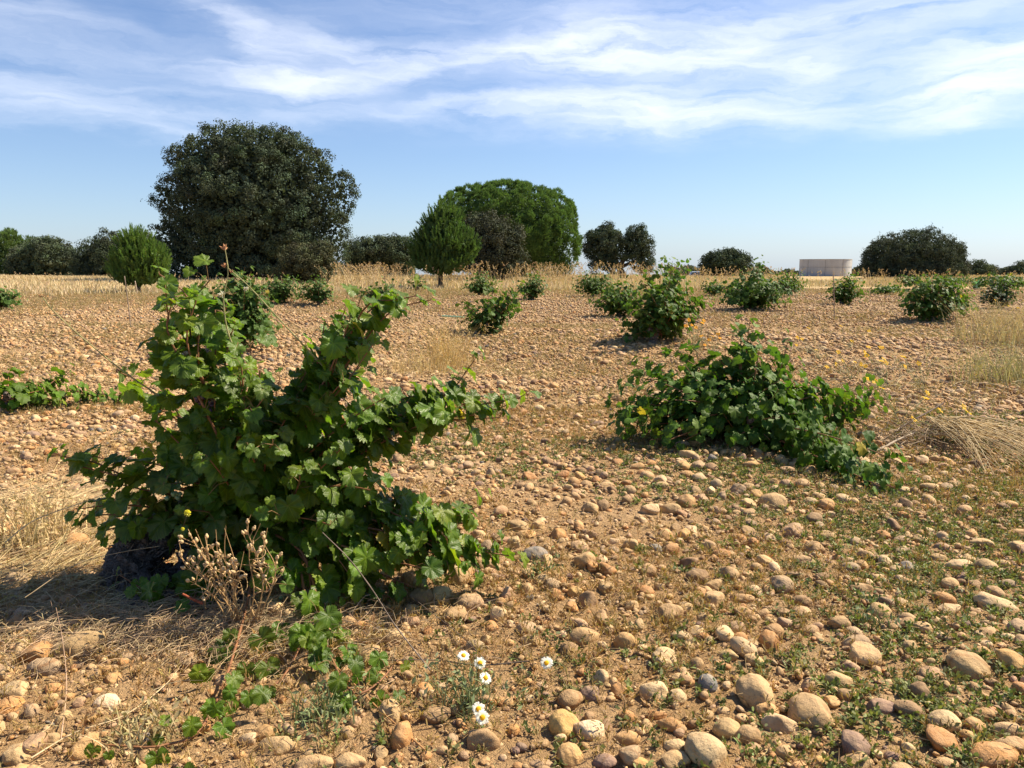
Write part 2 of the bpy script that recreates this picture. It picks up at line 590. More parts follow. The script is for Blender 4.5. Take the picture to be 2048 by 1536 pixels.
# cobbles read off the photograph, per enlarged region: (x, y, width, height, colour[, tilt in degrees])
R7 = [(85,95,85,75,O_),(185,85,65,65,O_),(780,65,120,90,P_),(893,165,110,90,N_),(975,95,90,55,T_),(1275,95,75,60,A_),(1380,120,80,50,G_),
 (1490,115,90,45,T_),(1400,185,120,50,G_),(1820,140,120,75,T_),(2010,90,110,70,O_),(390,195,100,60,A_),(835,235,130,50,T_),(1085,240,80,60,N_),
 (1155,258,70,65,O_),(1280,240,75,80,C_),(1410,270,90,70,Y_),(1690,260,140,70,C_),(1850,265,130,85,T_),(260,320,120,90,B_),(430,305,110,85,N_),
 (725,365,125,115,G_),(1145,385,130,75,N_),(350,370,100,70,T_),(355,450,110,100,T_),(1640,355,100,65,T_),(1710,320,90,60,U_),(110,515,140,105,N_),
 (515,515,110,65,O_,-15),(735,520,90,55,B_),(835,455,100,75,B_),(1895,470,210,85,C_,-20),(1035,580,100,90,N_),(650,670,95,130,A_),(1130,680,150,80,G_),
 (1175,760,145,130,T_),(1420,705,70,70,T_),(1740,800,200,150,T_,-25),(1815,735,85,70,O_),(1980,790,150,110,L_,-40),(75,765,125,110,C_),
 (255,800,75,75,T_),(420,745,110,65,T_),(560,690,65,55,C_),(575,775,110,60,T_,-25),(1040,890,140,90,T_,-15),(585,960,215,150,T_,-42),(870,1050,215,180,T_),
 (1460,945,95,110,B_),(1265,1035,140,80,U_),(40,930,110,100,C_),(1070,975,80,75,B_),(720,1130,190,80,C_,-20),(425,1150,140,100,T_),(540,1180,140,95,N_),
 (310,1270,220,165,C_,-25),(340,1190,110,70,T_),(1115,1240,150,130,U_,-35),(1610,1110,150,110,C_),(1780,1135,120,85,O_,-20),(1825,1070,100,70,O_),
 (1950,1160,140,90,T_),(1970,1245,150,80,T_),(1870,1300,240,110,A_),(740,1280,90,80,T_),(1415,1260,50,75,C_),(145,1320,140,90,T_),(1130,1335,150,80,T_),
 (1620,1345,110,60,T_),(935,1330,70,40,L_),(1530,850,120,75,P_),(640,1045,110,70,O_),(1000,1010,70,60,O_),(870,910,80,70,P_),(1960,650,80,40,C_),
 (170,640,110,50,C_),(250,620,90,60,C_),(480,600,80,70,P_),(1500,600,110,60,T_,-15),(1640,500,120,60,C_),(1560,560,60,50,T_),(300,540,80,50,T_),(150,590,70,40,G_),
 (190,490,90,60,T_),(60,460,110,80,T_),(500,440,130,60,N_),(1380,460,60,50,C_),(640,240,120,60,T_,-30),(550,80,110,60,N_,-30),(1580,220,90,60,T_),(1740,230,80,60,T_)]
R8 = [(680,205,100,80,A_),(800,165,80,85,G_),(1085,205,140,85,Y_),(975,45,130,80,T_),(1100,45,80,60,T_),(960,145,70,85,C_),(1025,98,115,35,O_),
 (1220,95,90,75,A_),(1195,150,70,90,O_),(1345,165,110,75,P_),(1375,245,120,120,N_),(1275,235,75,45,T_),(1790,180,80,60,Y_,-40),(1905,55,60,50,B_),
 (1955,95,70,75,O_),(1745,310,95,90,N_),(2010,330,100,100,B_),(925,440,75,90,P_),(1035,410,70,70,T_),(1185,390,80,80,G_),(700,490,150,100,P_),
 (610,565,140,105,N_),(420,465,130,110,B_),(355,540,100,70,T_),(350,600,110,65,P_),(870,560,95,95,C_),(935,620,65,50,C_),(1320,430,90,60,L_),
 (1395,480,90,120,B_),(1500,410,90,75,T_),(1030,645,110,80,G_),(1060,715,120,50,T_),(1370,690,165,105,N_),(1285,770,110,90,B_),(1615,720,125,110,O_),
 (1880,545,140,105,N_),(1895,630,65,40,U_),(1465,935,90,95,C_),(1580,1005,95,80,A_),(1775,1000,155,115,C_),(1915,1040,95,85,C_),(1290,1055,140,100,N_),
 (1400,1030,110,90,U_),(1255,1200,150,150,L_,30),(1400,1240,150,110,W_),(780,1285,165,135,N_,15),(310,1270,120,150,A_),(500,1150,160,100,B_),
 (180,1370,70,60,T_),(1285,1380,130,120,O_),(1490,1420,120,80,U_),(1640,1380,110,110,G_),(1620,1290,140,60,O_),(1620,1155,90,65,A_),
 (1790,1150,110,60,A_),(110,800,130,110,N_,20),(730,740,110,70,G_),(800,715,60,60,T_),(560,740,70,50,T_),(445,1390,60,50,A_),(1900,1330,110,70,C_),(30,1430,80,80,O_),
 (960,1240,60,60,A_),(1120,1440,120,50,P_),(1340,1420,150,60,P_),(1700,1430,90,50,O_),(1860,640,60,30,C_),(1650,510,70,60,T_)]
R5 = [(50,280,120,90,A_),(390,345,140,95,A_),(455,375,90,55,T_),(245,395,70,60,T_),(255,145,70,60,T_),(405,515,40,40,O_),(395,870,260,130,T_,20),
 (190,905,140,110,A_),(230,985,160,80,G_),(80,1095,135,80,C_),(45,1180,110,95,A_),(190,1385,85,130,P_),(265,1360,90,70,T_),(445,1385,140,120,O_),
 (100,1420,130,110,T_),(550,1155,110,70,W_),(410,1165,50,60,P_),(165,1205,60,70,G_),(950,945,110,80,G_),(1890,920,130,100,N_,20),(2015,820,110,90,T_),
 (1690,1065,130,90,B_),(1755,1065,50,60,A_),(1360,1310,120,80,O_),(1420,1390,180,60,T_),(1820,1265,60,60,P_),(1780,1320,70,70,T_),(1790,1470,150,70,T_),
 (1610,1480,180,70,T_),(1950,1420,60,50,T_),(30,515,45,25,A_),(140,460,90,45,T_),(100,530,120,40,G_),(270,1090,100,55,A_),(1010,1290,130,70,A_),
 (540,1190,90,50,Y_),(580,1040,70,60,O_),(30,1010,80,70,T_),(75,490,50,40,P_),(330,1240,70,60,T_),(150,550,80,40,T_)]
R6 = [(130,725,80,45,U_),(625,845,90,60,G_),(715,840,90,50,A_),(930,875,80,50,B_),(1065,895,70,65,T_),(970,920,60,55,U_),(1205,935,75,70,T_),
 (815,905,50,40,T_),(665,905,110,55,T_),(445,955,60,45,A_),(635,970,85,60,O_),(720,970,80,70,G_),(360,975,90,45,O_),(1025,965,100,40,O_),
 (1290,965,80,40,T_),(1360,990,95,55,T_),(1240,995,90,35,P_),(355,1020,65,55,T_),(660,1020,90,50,O_),(730,1040,90,70,C_),(190,1085,90,45,T_),
 (500,1085,90,50,T_),(705,1115,80,60,T_),(950,1105,90,70,G_),(1010,1095,65,55,T_),(1055,1135,75,60,O_),(800,1095,110,30,B_),(790,1120,55,70,C_),
 (745,1160,70,60,P_),(825,1168,60,50,T_),(860,1150,60,65,G_),(910,1150,40,65,O_),(950,1145,80,65,T_),(1175,1105,60,45,C_),(1155,1060,60,40,T_),
 (1240,1075,70,60,P_),(1325,1075,90,70,T_),(1440,1090,60,50,T_),(1015,1190,90,60,T_),(1160,1180,150,110,T_),(1470,1195,95,80,O_),(1385,1225,40,40,T_),
 (1245,1235,60,50,T_),(1490,1255,65,40,C_),(1630,1180,50,50,T_),(1570,1160,90,55,C_,-15),(655,1175,100,90,O_,-40),(90,1215,95,80,T_),(440,1225,120,70,C_),
 (560,1220,120,70,T_),(1665,940,110,75,C_,-30),(1675,795,55,60,T_),(1875,945,70,50,T_),(1990,945,70,75,B_),(1785,975,80,50,T_),(1790,400,70,45,P_),
 (135,350,50,45,T_),(25,670,45,30,T_),(110,575,80,35,T_),(850,1235,70,50,P_)]
R9 = [(165,345,90,55,P_),(350,360,70,55,P_),(265,290,60,30,U_),(450,305,60,50,U_),(985,235,60,90,A_,-50),(235,480,130,60,G_),(830,395,100,60,P_),
 (1240,390,80,40,O_,-20),(1220,635,60,60,A_),(1240,710,60,60,C_),(1320,680,110,50,A_),(990,680,80,40,W_),(1080,690,90,50,A_),(1190,690,60,50,G_),
 (750,705,70,50,A_),(520,710,70,50,O_),(625,715,100,50,N_),(870,680,110,55,O_),(1380,800,90,80,W_,40),(1290,820,80,50,A_),(970,900,130,60,T_),(1170,895,80,50,W_),
 (1330,900,160,65,P_),(1310,975,140,60,T_),(1055,1000,120,55,C_),(800,985,110,45,T_),(530,970,110,50,T_),(590,1030,110,70,N_),(340,980,150,45,U_,-15),
 (120,1030,140,45,T_),(330,1040,90,50,C_),(300,1110,120,45,A_),(10,1040,60,80,A_),(1185,1135,70,30,C_),(1455,1120,60,60,U_,30)]
R10 = [(585,195,100,60,P_),(390,870,90,70,O_),(310,985,90,50,A_),(400,1135,180,90,C_,-35),(620,1210,130,70,T_,-25),(725,1145,110,65,P_),(945,1080,110,60,T_),
 (940,1150,120,80,T_),(1130,1110,110,80,N_),(1260,1150,160,90,O_,-30),(1080,1175,100,60,T_),(730,1210,110,50,P_),(1780,1250,130,60,P_),(1600,580,90,60,Y_),
 (1410,540,80,50,N_),(1740,465,80,40,C_),(1890,410,90,50,O_,-40),(1850,590,140,70,N_),(1940,560,90,60,O_),(2000,700,120,60,P_),(2010,530,90,60,G_),(1500,680,90,50,P_,-35),
 (1730,690,110,60,P_),(1620,520,110,40,C_),(1250,460,80,45,O_,-20),(1780,310,80,40,C_),(1230,85,110,40,P_),(1040,550,90,35,O_),(1340,1370,140,70,N_),(1090,1420,220,50,T_),
 (1190,1385,120,60,O_),(1330,525,70,30,C_),(750,1070,60,45,P_),(850,1100,80,40,C_),(580,1280,50,60,A_),(1700,600,70,50,B_),(1250,560,80,40,T_),(1840,1210,120,40,C_)]
RAW = []
for lst, ox, oy, k in ((R7, 1300, 1036, 2.738), (R8, 700, 1036, 2.926), (R5, 0, 950, 2.56), (R6, 1150, 600, 2.926), (R9, 0, 680, 5.12), (R10, 1648, 700, 5.12)):
    for e in lst:
        RAW.append((ox + e[0] / k, oy + e[1] / k, e[2] / k, e[3] / k, e[4], e[5] if len(e) > 5 else None))
HERO = []
for e in sorted(RAW, key=lambda e: -e[2] * e[3]):
    if any(math.hypot(e[0] - q[0], e[1] - q[1]) < .38 * min(e[2] + q[2], e[3] + q[3]) + 3 for q in HERO):
        continue
    HERO.append(e)
HERO = HERO[:300]

def where(px, py):
    if py > 1330:
        v = 'at the front'
    elif py > 1180:
        v = 'in the foreground'
    elif py > 1000:
        v = 'further back'
    elif py > 880:
        v = 'near the right vine'
    else:
        v = 'far back'
    if px < 330:
        h = 'left of the vine stump' if py < 1260 else 'at bottom left'
    elif px < 700:
        h = 'below the big vine' if py > 1150 else 'beside the big vine'
    elif px < 930:
        h = 'right of the low shoots'
    elif px < 1100:
        h = 'near the daisies' if py > 1220 else 'off the big vine tips'
    elif px < 1400:
        h = 'in the open strip' if py < 1250 else 'right of the daisies'
    elif px < 1750:
        h = 'among purslane' if py > 1050 else 'in the cobble bank'
    else:
        h = 'by the right edge'
    return h, v

hero_xy = []
def build_heroes():
    rng = np.random.default_rng(11)
    seen = {}
    rows = []
    for (px, py, wpx, hpx, col, tilt) in HERO:
        g = ground(px, py + .22 * hpx)
        dist = math.hypot(g[1], CAMH)
        a = wpx / 2 * dist / FPX * 1.06
        th = math.atan2(CAMH, g[1])
        hh = hpx / 2 * dist / FPX * 1.12
        if a > hh:
            asp = rng.uniform(.72, .9)
        else:
            asp = rng.uniform(.85, 1.05)
        b = hh / math.sqrt(math.sin(th) ** 2 + (asp * math.cos(th)) ** 2)
        b = min(max(b, .62 * a), 1.45 * a)
        c = asp * b
        hero_xy.append((g[0], g[1], max(a, b)))
        P, F = stone_shape(4, rng, .62)
        P = P * np.array([a, b, c])
        if tilt is not None:
            s = R(tilt)
            Rm = np.array([[math.cos(s), 0, -math.sin(s)], [0, 1, 0], [math.sin(s), 0, math.cos(s)]])
            y = R(tilt * .5)
            Rz = np.array([[math.cos(y), -math.sin(y), 0], [math.sin(y), math.cos(y), 0], [0, 0, 1]])
            P = P @ (Rz @ Rm).T
        else:
            y = R(rng.uniform(-16, 16)); x = R(rng.uniform(-14, 14))
            Rz = np.array([[math.cos(y), -math.sin(y), 0], [math.sin(y), math.cos(y), 0], [0, 0, 1]])
            Rx = np.array([[math.cos(x), 0, math.sin(x)], [0, 1, 0], [-math.sin(x), 0, math.cos(x)]])
            P = P @ (Rz @ Rx).T
        z = P[:, 2].min()
        tn = np.array(PAL[col]) * np.array([1.02, 1.0, .93]) * rng.uniform(.76, 1.0) * (1 + rng.normal(0, .012, 3))
        tints = np.broadcast_to(tn, P.shape).copy()
        if col == G_ or rng.random() < .12:      # a band of iron colour running through the stone
            n = norm(rng.normal(size=3)); d = (P @ n) / a
            tints[np.abs(d - rng.uniform(-.4, .4)) < .07] *= (.75, .6, .5)
        me = mesh_np('cobblestone', P, F, tints)
        loc = (g[0], g[1], float(hgt(g[0], g[1])) - z - .40 * (-z + P[:, 2].max()))
        o = link('cobblestone', me, M_STONE, None, loc)
        cm = a * 200
        size = 'large' if cm > 10.5 else ('medium' if cm > 6 else 'small')
        shp = 'upright' if hpx > 1.12 * wpx else ('long flat' if wpx > 1.9 * hpx else ('egg-shaped' if wpx > 1.35 * hpx else 'round'))
        h, v = where(px, py)
        lab = f'{size} {shp} {WORD[col]} cobblestone {h}, {v}'
        tag(o, lab, 'stone', 'cobblestones lying on the vineyard soil')
        seen.setdefault(lab, []).append((px, py, o))
    # what size, colour and ground cannot tell apart, place in the photograph can
    for lab, L in seen.items():
        if len(L) > 1:
            L.sort(key=lambda e: e[0])
            dx = L[-1][0] - L[0][0]
            if dx < 40:
                L.sort(key=lambda e: e[1])
                names = ['farthest'] + ['next farthest', 'third farthest', 'fourth farthest', 'fifth farthest', 'sixth farthest'][:len(L) - 2] + ['nearest']
            else:
                names = ['leftmost'] + ['second from left', 'third from left', 'fourth from left', 'fifth from left', 'sixth from left', 'seventh from left', 'eighth from left', 'ninth from left', 'tenth from left', 'eleventh from left'][:len(L) - 2] + ['rightmost']
            for nme, (_, _, o) in zip(names, L):
                o['label'] = f'{lab}, {nme}'
build_heroes()

def scatter_xy(rng, y0, y1, dens, keep=None, spread=.80):
    """random ground points in the widened field of view between two distances"""
    m = 1.0          # margin beyond the picture's edges, metres
    area = spread * (y1 * y1 - y0 * y0) + 2 * m * (y1 - y0)
    n = int(area * dens)
    k0 = m / spread
    y = np.sqrt(rng.uniform((y0 + k0) ** 2, (y1 + k0) ** 2, n)) - k0
    x = rng.uniform(-1, 1, n) * (spread * y + m)
    if keep is not None:
        k = rng.random(n) < keep(x, y)
        x, y = x[k], y[k]
    return x, y

_nk = np.random.default_rng(5).normal(size=(14, 2))
_np = np.random.default_rng(6).uniform(0, 6.28, 14)
def fld(x, y, f, s=0):
    """smooth pseudo noise about 0..1"""
    v = 0
    for i in range(7):
        k = _nk[(i + s) % 14] * f * (1 + .5 * i)
        v = v + np.sin(k[0] * x + k[1] * y + _np[(i + 2 * s) % 14]) / (1 + .4 * i)
    return np.clip(.5 + v * .22, 0, 1)

def pal_pick(rng, n, names, p):
    A = np.array([PAL[k] for k in names])
    i = rng.choice(len(names), n, p=p)
    return A[i] * rng.uniform(.75, 1.15, (n, 1)) * (1 + rng.normal(0, .018, (n, 3)))

def scatter_stones(name, label, seed, sub, y0, y1, dens, d0, d1, sink=.3, avoid=True, keep=None):
    rng = np.random.default_rng(seed)
    tm = [stone_shape(sub, rng, .7) for _ in range(14)]
    x, y = scatter_xy(rng, y0, y1, dens, keep)
    n = len(x)
    dia = d0 * (d1 / d0) ** (rng.random(n) ** 1.7)
    if avoid and hero_xy:
        H = np.array(hero_xy)
        ok = np.ones(n, bool)
        for hx, hy, hr in H:
            ok &= (x - hx) ** 2 + (y - hy) ** 2 > (hr * .8 + dia * .4) ** 2
        x, y, dia = x[ok], y[ok], dia[ok]
        n = len(x)
    sc = np.stack([dia / 2 * rng.uniform(.9, 1.25, n), dia / 2 * rng.uniform(.7, 1.0, n), dia / 2 * rng.uniform(.45, .85, n)], -1)
    M = rot_random(n, rng, .3) * sc[:, None, :]
    z = hgt(x, y) + sc[:, 2] * (1 - 2 * sink)
    T = np.stack([x, y, z], -1)
    tint = np.array([.90, .87, .84]) * pal_pick(rng, n, ['tan', 'ochre', 'cream', 'brown', 'orange', 'pink', 'greytan', 'purple', 'tanbrown', 'grey'],
                    [.30, .13, .14, .08, .09, .07, .08, .02, .08, .01])
    V, F, C, _ = inst(tm, rng.integers(0, len(tm), n), M, T, tint)
    o = link(name, mesh_np(name, V, F, C), M_STONE)
    tag(o, label, 'stones', kind='stuff')

scatter_stones('stones', 'loose fist-sized tan and brown stones between the larger cobbles', 21, 3, 1.35, 6.0, 200, .020, .08, keep=lambda x, y: np.clip(2.6 * (fld(x, y, 2.2, 4) - .24), .35, 1))
scatter_stones('stones', 'loose cobbles thickly spread over the middle of the field', 22, 2, 6.0, 14.0, 120, .028, .11, avoid=True, keep=lambda x, y: np.clip(2.2 * (fld(x, y, .8, 5) - .22), .3, 1))
scatter_stones('pebbles', 'small tan and cream pebbles covering the near soil', 23, 2, 1.35, 5.0, 1000, .008, .036, .25)
scatter_stones('grit', 'fine gravel and crumbs of soil between the near pebbles', 27, 1, 1.35, 4.6, 2300, .003, .013, .25, avoid=False)
scatter_stones('pebbles', 'small pebbles covering the soil in the middle distance', 24, 1, 5.0, 12.0, 620, .014, .045, .15, avoid=False, keep=lambda x, y: np.clip(2.0 * (fld(x, y, 1.1, 3) - .12), .45, 1))
scatter_stones('pebbles', 'pale pebbles covering the far rows of the vineyard', 25, 1, 12.0, 26.0, 230, .022, .08, .15, avoid=False, keep=lambda x, y: np.clip(2.2 * (fld(x, y, .5, 3) - .18), .35, 1))
scatter_stones('pebbles', 'pale pebbles at the far edge of the vineyard', 26, 1, 26.0, 40.0, 45, .04, .10, .2, avoid=False)

# ------------------------------------------------------------------ grape vines
def leaf_template(nout, rings, rng):
    """one lobed, toothed grape leaf; petiole joins at the origin, tip towards +y, width about 1"""
    env = np.array([[0, .98], [14, .90], [28, .80], [40, .84], [52, .88], [66, .80], [80, .70], [94, .73], [106, .75], [124, .68], [145, .62], [162, .50], [174, .28], [180, .10]])
    env[:, 1] *= 1 + rng.normal(0, .04, len(env))
    th = np.linspace(-180, 180, nout, endpoint=False) + 180 / nout
    r = np.interp(np.abs(th), env[:, 0], env[:, 1])
    teeth = np.where(np.arange(nout) % 2 == 0, 1.05, .93) if nout >= 24 else 1.0
    r = r * teeth * (1 + rng.normal(0, .02, nout))
    a = R(1) * th
    pts, uv = [np.zeros((1, 2))], None
    for q in rings:
        pts.append(np.stack([np.sin(a) * r * q, np.cos(a) * r * q], -1))
    P2 = np.concatenate(pts) * np.array([.62, .62])
    uv = P2 / .62
    rr = np.linalg.norm(P2, axis=1)
    ang = np.arctan2(P2[:, 0], P2[:, 1])
    fold = rng.uniform(.05, .42)
    droop = rng.uniform(.1, .9)
    z = fold * np.abs(P2[:, 0]) - droop * np.clip(P2[:, 1], 0, None) ** 2 * .9 - rng.uniform(-.1, .5) * rr ** 2
    z = z + .045 * np.cos(ang * 7.0 + .3) * np.clip(rr / .5, 0, 1) ** 1.3
    z = z + rng.uniform(.02, .06) * np.sin(P2[:, 0] * 9 + rng.uniform(0, 6)) * np.cos(P2[:, 1] * 8 + rng.uniform(0, 6))
    V = np.concatenate([P2, z[:, None]], 1)
    F = []
    for j in range(nout):
        if nout - 1 == j:
            continue                      # the open sinus at the stalk
        F.append((0, 1 + j + 1, 1 + j))
    for k in range(len(rings) - 1):
        b = 1 + k * nout
        for j in range(nout - 1):
            F.append((b + j, b + j + 1, b + nout + j + 1))
            F.append((b + j, b + nout + j + 1, b + nout + j))
    return V, np.array(F), uv

def leaf_set(nout, rings, n, seed):
    rng = np.random.default_rng(seed)
    L = [leaf_template(nout, rings, rng) for _ in range(n)]
    return [(a, b) for a, b, _ in L], [c for _, _, c in L]

LSET = {0: leaf_set(54, (.34, .68, 1.0), 14, 3), 1: leaf_set(24, (.5, 1.0), 8, 4), 2: leaf_set(11, (1.0,), 6, 5)}
CAM = np.array([0, 0, CAMH])

def grow_leaves(rng, canes, centre, step, size, petiole, t0=.12, mult=1, scat=.0, shrink=False):
    """leaf stations along the canes: returns attach point, position, tip direction, normal, size, age"""
    A, Pn, Td, Nn, Sz, Ag = [], [], [], [], [], []
    for P in [c for c in canes for _ in range(mult)]:
        seg = np.linalg.norm(np.diff(P, axis=0), axis=1)
        L = np.concatenate([[0], np.cumsum(seg)])
        ts = .52 if (shrink and P[-1][1] < 2.42) else t0      # ground runners are bare near the stump
        n = max(3, int(L[-1] * (1 - ts) / step))
        s = np.linspace(ts * L[-1], L[-1], n) + rng.normal(0, step * .2, n)
        s = np.clip(s, 0, L[-1])
        pt_ = np.stack([np.interp(s, L, P[:, i]) for i in range(3)], -1)
        tang = norm(np.stack([np.interp(s, L[:-1] + .001, (np.diff(P, axis=0) / (seg[:, None] + 1e-9))[:, i]) for i in range(3)], -1))
        side = norm(np.cross(tang, np.array([0, 0, 1.]) + rng.normal(0, .3, (n, 3))))
        sg = np.where(np.arange(n) % 2 == 0, 1.0, -1.0)[:, None]
        out = norm(pt_ - centre + 1e-6)
        out[:, 2] *= .3
        pd = norm(side * sg + out * .5 + np.array([0, 0, .45]) + rng.normal(0, .4, (n, 3)))
        t = np.linspace(0, 1, n)
        sz = size * rng.uniform(.55, 1.22, n) * np.where(t > .8, 1 - (t - .8) * 1.9, 1)
        sz = np.clip(sz, size * .35, None)
        pp = pt_ + pd * (petiole * rng.uniform(.6, 1.3, n) * sz / size)[:, None]
        pp = pp + rng.normal(0, scat + 1e-6, (n, 3))
        nn = norm(out * 1.0 + np.array([0, -.15, .38]) + sun_dir * .45 + rng.normal(0, .42, (n, 3)))
        td = norm(out * .35 + pd * .5 + np.array([0, 0, -1.15]) + rng.normal(0, .38, (n, 3)))
        if shrink:
            sz = sz * np.clip(1 - (2.6 - pp[:, 1]) * .65, .55, 1)
        A.append(pt_); Pn.append(pp); Td.append(td); Nn.append(nn); Sz.append(sz); Ag.append(t)
    return [np.concatenate(q) for q in (A, Pn, Td, Nn, Sz, Ag)]

def leaf_mesh(name, rng, st, lod, green=(.082, .142, .012), sick=.01, zmin=None):
    A, Pn, Td, Nn, Sz, Ag = st
    n = len(Pn)
    M = frames(Nn, Td) * Sz[:, None, None]
    lift = hgt(Pn[:, 0], Pn[:, 1]) + Sz * .35
    Pn = Pn.copy()
    Pn[:, 2] = np.maximum(Pn[:, 2], lift)
    tint = np.array(green) * rng.uniform(.72, 1.3, (n, 1)) * (1 + rng.normal(0, .05, (n, 3)))
    yg = np.clip(Ag - .8, 0, 1)[:, None] * 2.2 * rng.random((n, 1))
    tint = tint * (1 - yg) + yg * np.array([.13, .21, .035])
    k = rng.random(n) < .10
    tint[k] *= np.array([1.5, 1.25, .9])
    k = rng.random(n) < sick
    tint[k] = np.array([.34, .27, .04])
    tm, uv = LSET[lod]
    V, F, C, U = inst(tm, rng.integers(0, len(tm), n), M, Pn, tint, uv)
    return mesh_np(name, V, F, C, U), Pn

def knotty(P, r, rng, sides=36, amp=.26, n=70, rough=.07):
    """gnarled old wood along a spline"""
    P = spline(P, n)
    rr = np.interp(np.linspace(0, 1, n), np.linspace(0, 1, len(r)), r)
    V, F = tube(P, rr, sides)
    c = np.repeat(P, sides, axis=0)
    d = V - c
    ph = rng.uniform(0, 6.28, 8)
    i = np.repeat(np.arange(n), sides); j = np.tile(np.arange(sides), n)
    s = 1 + amp * (.5 * np.sin(i * .35 + j * .9 + ph[0]) + .45 * np.sin(j * 1.35 + i * .10 + ph[1]) + .4 * np.sin(i * .8 + ph[2] + np.sin(j * .7 + ph[3])) + .35 * np.sin(j * 3.1 + np.sin(i * .3) * 2 + ph[4]) + .3 * rng.normal(size=len(V)))
    V = c + d * (s + rough * rng.normal(size=len(V)))[:, None]
    caps = []
    V = np.concatenate([V, P[:1], P[-1:]])
    a, b = len(V) - 2, len(V) - 1
    for q in range(sides):
        caps.append((a, (q + 1) % sides, q, q))
        caps.append((b, (n - 1) * sides + q, (n - 1) * sides + (q + 1) % sides, (n - 1) * sides + (q + 1) % sides))
    return V, F, np.array(caps)

def add_knotty(mb, P, r, rng, c, **k):
    V, F, caps = knotty(P, r, rng, **k)
    mb.add(V, np.concatenate([F, caps]), c)

BARK = (.19, .155, .13)
def build_vine(seed, base, tips, Y, label, group, lod, step, size, lead=None, dens=1.0, interior=0, spread=.3, green=(.082, .142, .012), trunk_h=.28,
               trunk_r=.09, head=None, trunk_paths=None, extras=None, back=.0, petiole=None, sick=.003, mult=2, scat=.02):
    rng = np.random.default_rng(seed)
    b = ground(*base)
    b = b * ((b[1] + back) / b[1])
    g0 = np.array([b[0], b[1], float(hgt(b[0], b[1])) - .04])
    root = empty('grape_vine', g0, label, 'grape vine', group)
    hd = np.array([b[0], b[1], g0[2] + trunk_h]) if head is None else pt(*head)
    tb = MB()
    if trunk_paths:
        for P, r in trunk_paths:
            add_knotty(tb, P, r, rng, BARK)
    else:
        add_knotty(tb, [g0, g0 * .5 + hd * .5 + rng.normal(0, .03, 3), hd], [trunk_r * 1.2, trunk_r, trunk_r * .8], rng, BARK, sides=14, n=18)
        for _ in range(3):
            q = hd + np.array([rng.normal(0, .1), rng.normal(0, .1), rng.uniform(.05, .12)])
            add_knotty(tb, [hd - (0, 0, .05), hd * .5 + q * .5, q], [trunk_r * .7, trunk_r * .6, trunk_r * .4], rng, BARK, sides=9, n=10)
    if trunk_paths:      # strips of old bark peeling from the stump
        for P, r in trunk_paths:
            Q = spline(P, 30); rr = np.interp(np.linspace(0, 1, 30), np.linspace(0, 1, len(r)), r)
            for _ in range(70):
                i = rng.integers(1, 22); L = rng.integers(3, 8); a = norm(rng.normal(size=3) + (0, -.6, 0))
                T_s = norm(Q[i + 1] - Q[i]); a = norm(a - T_s * np.dot(a, T_s))
                seg = np.array([Q[k] + a * rr[k] * (1.05 + .06 * abs(k - i) * rng.random()) for k in range(i, i + L)]) + rng.normal(0, .003, (L, 3))
                tb.tube(seg, np.linspace(.004, .0012, L), 4, np.array(BARK) * rng.uniform(.7, 2.2))
    canes = []
    def cane_to(q, mids=None):
        s = hd + rng.normal(0, .05, 3)
        if mids is None:
            m = (s + q) / 2 + np.array([0, 0, .12 * np.linalg.norm(q[:2] - s[:2])]) + rng.normal(0, .05, 3)
            return bez(s, m, q, 14)
        return spline([s] + mids + [q], 20)
    tipP = []
    for tp in tips:
        dY = tp[2] if len(tp) > 2 else rng.normal(0, spread)
        if len(tp) > 3:      # explicit way points (x, y, dy)
            mids = [ptg(x, y, Y + d) for x, y, d in tp[3]]
            q = ptg(tp[0], tp[1], Y + dY)
            canes.append(cane_to(q, mids))
        else:
            q = ptg(tp[0], tp[1], Y + dY)
            canes.append(cane_to(q))
        tipP.append(q)
    tipP = np.array(tipP)
    for _ in range(interior):
        i, j = rng.integers(0, len(tipP), 2)
        u = rng.uniform(0, 1)
        q = tipP[i] * u + tipP[j] * (1 - u)
        q = hd + (q - hd) * rng.uniform(.45, .92) + np.array([0, rng.normal(0, spread), 0])
        q[2] = max(q[2], float(hgt(q[0], q[1])) + .05)
        canes.append(cane_to(q))
    for P in canes:
        P[:, 2] = np.maximum(P[:, 2], hgt(P[:, 0], P[:, 1]) + .03)
    st = grow_leaves(rng, canes, hd - (0, 0, .15), step / dens, size, petiole or size * .55, t0=.16, mult=mult, scat=scat, shrink=lod == 0)
    if extras is not None:
        st = [np.concatenate([a, c]) for a, c in zip(st, extras(rng))]
    me, Pn = leaf_mesh('foliage', rng, st, lod, green, sick)
    link('trunk', tb.mesh('trunk'), M_VBARK, root, None)
    if lod <= 1:
        for P in canes:
            c = MB()
            n = len(P)
            rad = np.linspace(.0055, .002, n) * (1 if lod == 0 else 1.1)
            c.tube(P, rad, 6, (.22, .10, .045))
            link('cane', c.mesh('cane'), M_CANE, root)
        if lod == 0:
            pm = MB()
            for a_, p_ in zip(st[0], Pn):
                m_ = (a_ + p_) / 2 + np.array([0, 0, .012])
                pm.tube(np.stack([a_, m_, p_]), .0011, 4, (.22, .13, .05))
            tag(link('petiole', pm.mesh('petiole'), M_CANE, root), kind='stuff')
    else:
        c = MB()
        for P in canes:
            c.tube(P[::3], .006, 4, (.16, .09, .05))
        link('cane', c.mesh('cane'), M_CANE, root)
    link('foliage', me, M_LEAF if lod == 0 else M_LEAFS, root)
    # children are modelled in world space; the root sits at the base of the vine
    for ch in root.children:
        ch.location = -Vector([float(v) for v in g0])
    return root, hd, g0

ROWS = 'bush vines planted in the stony field'

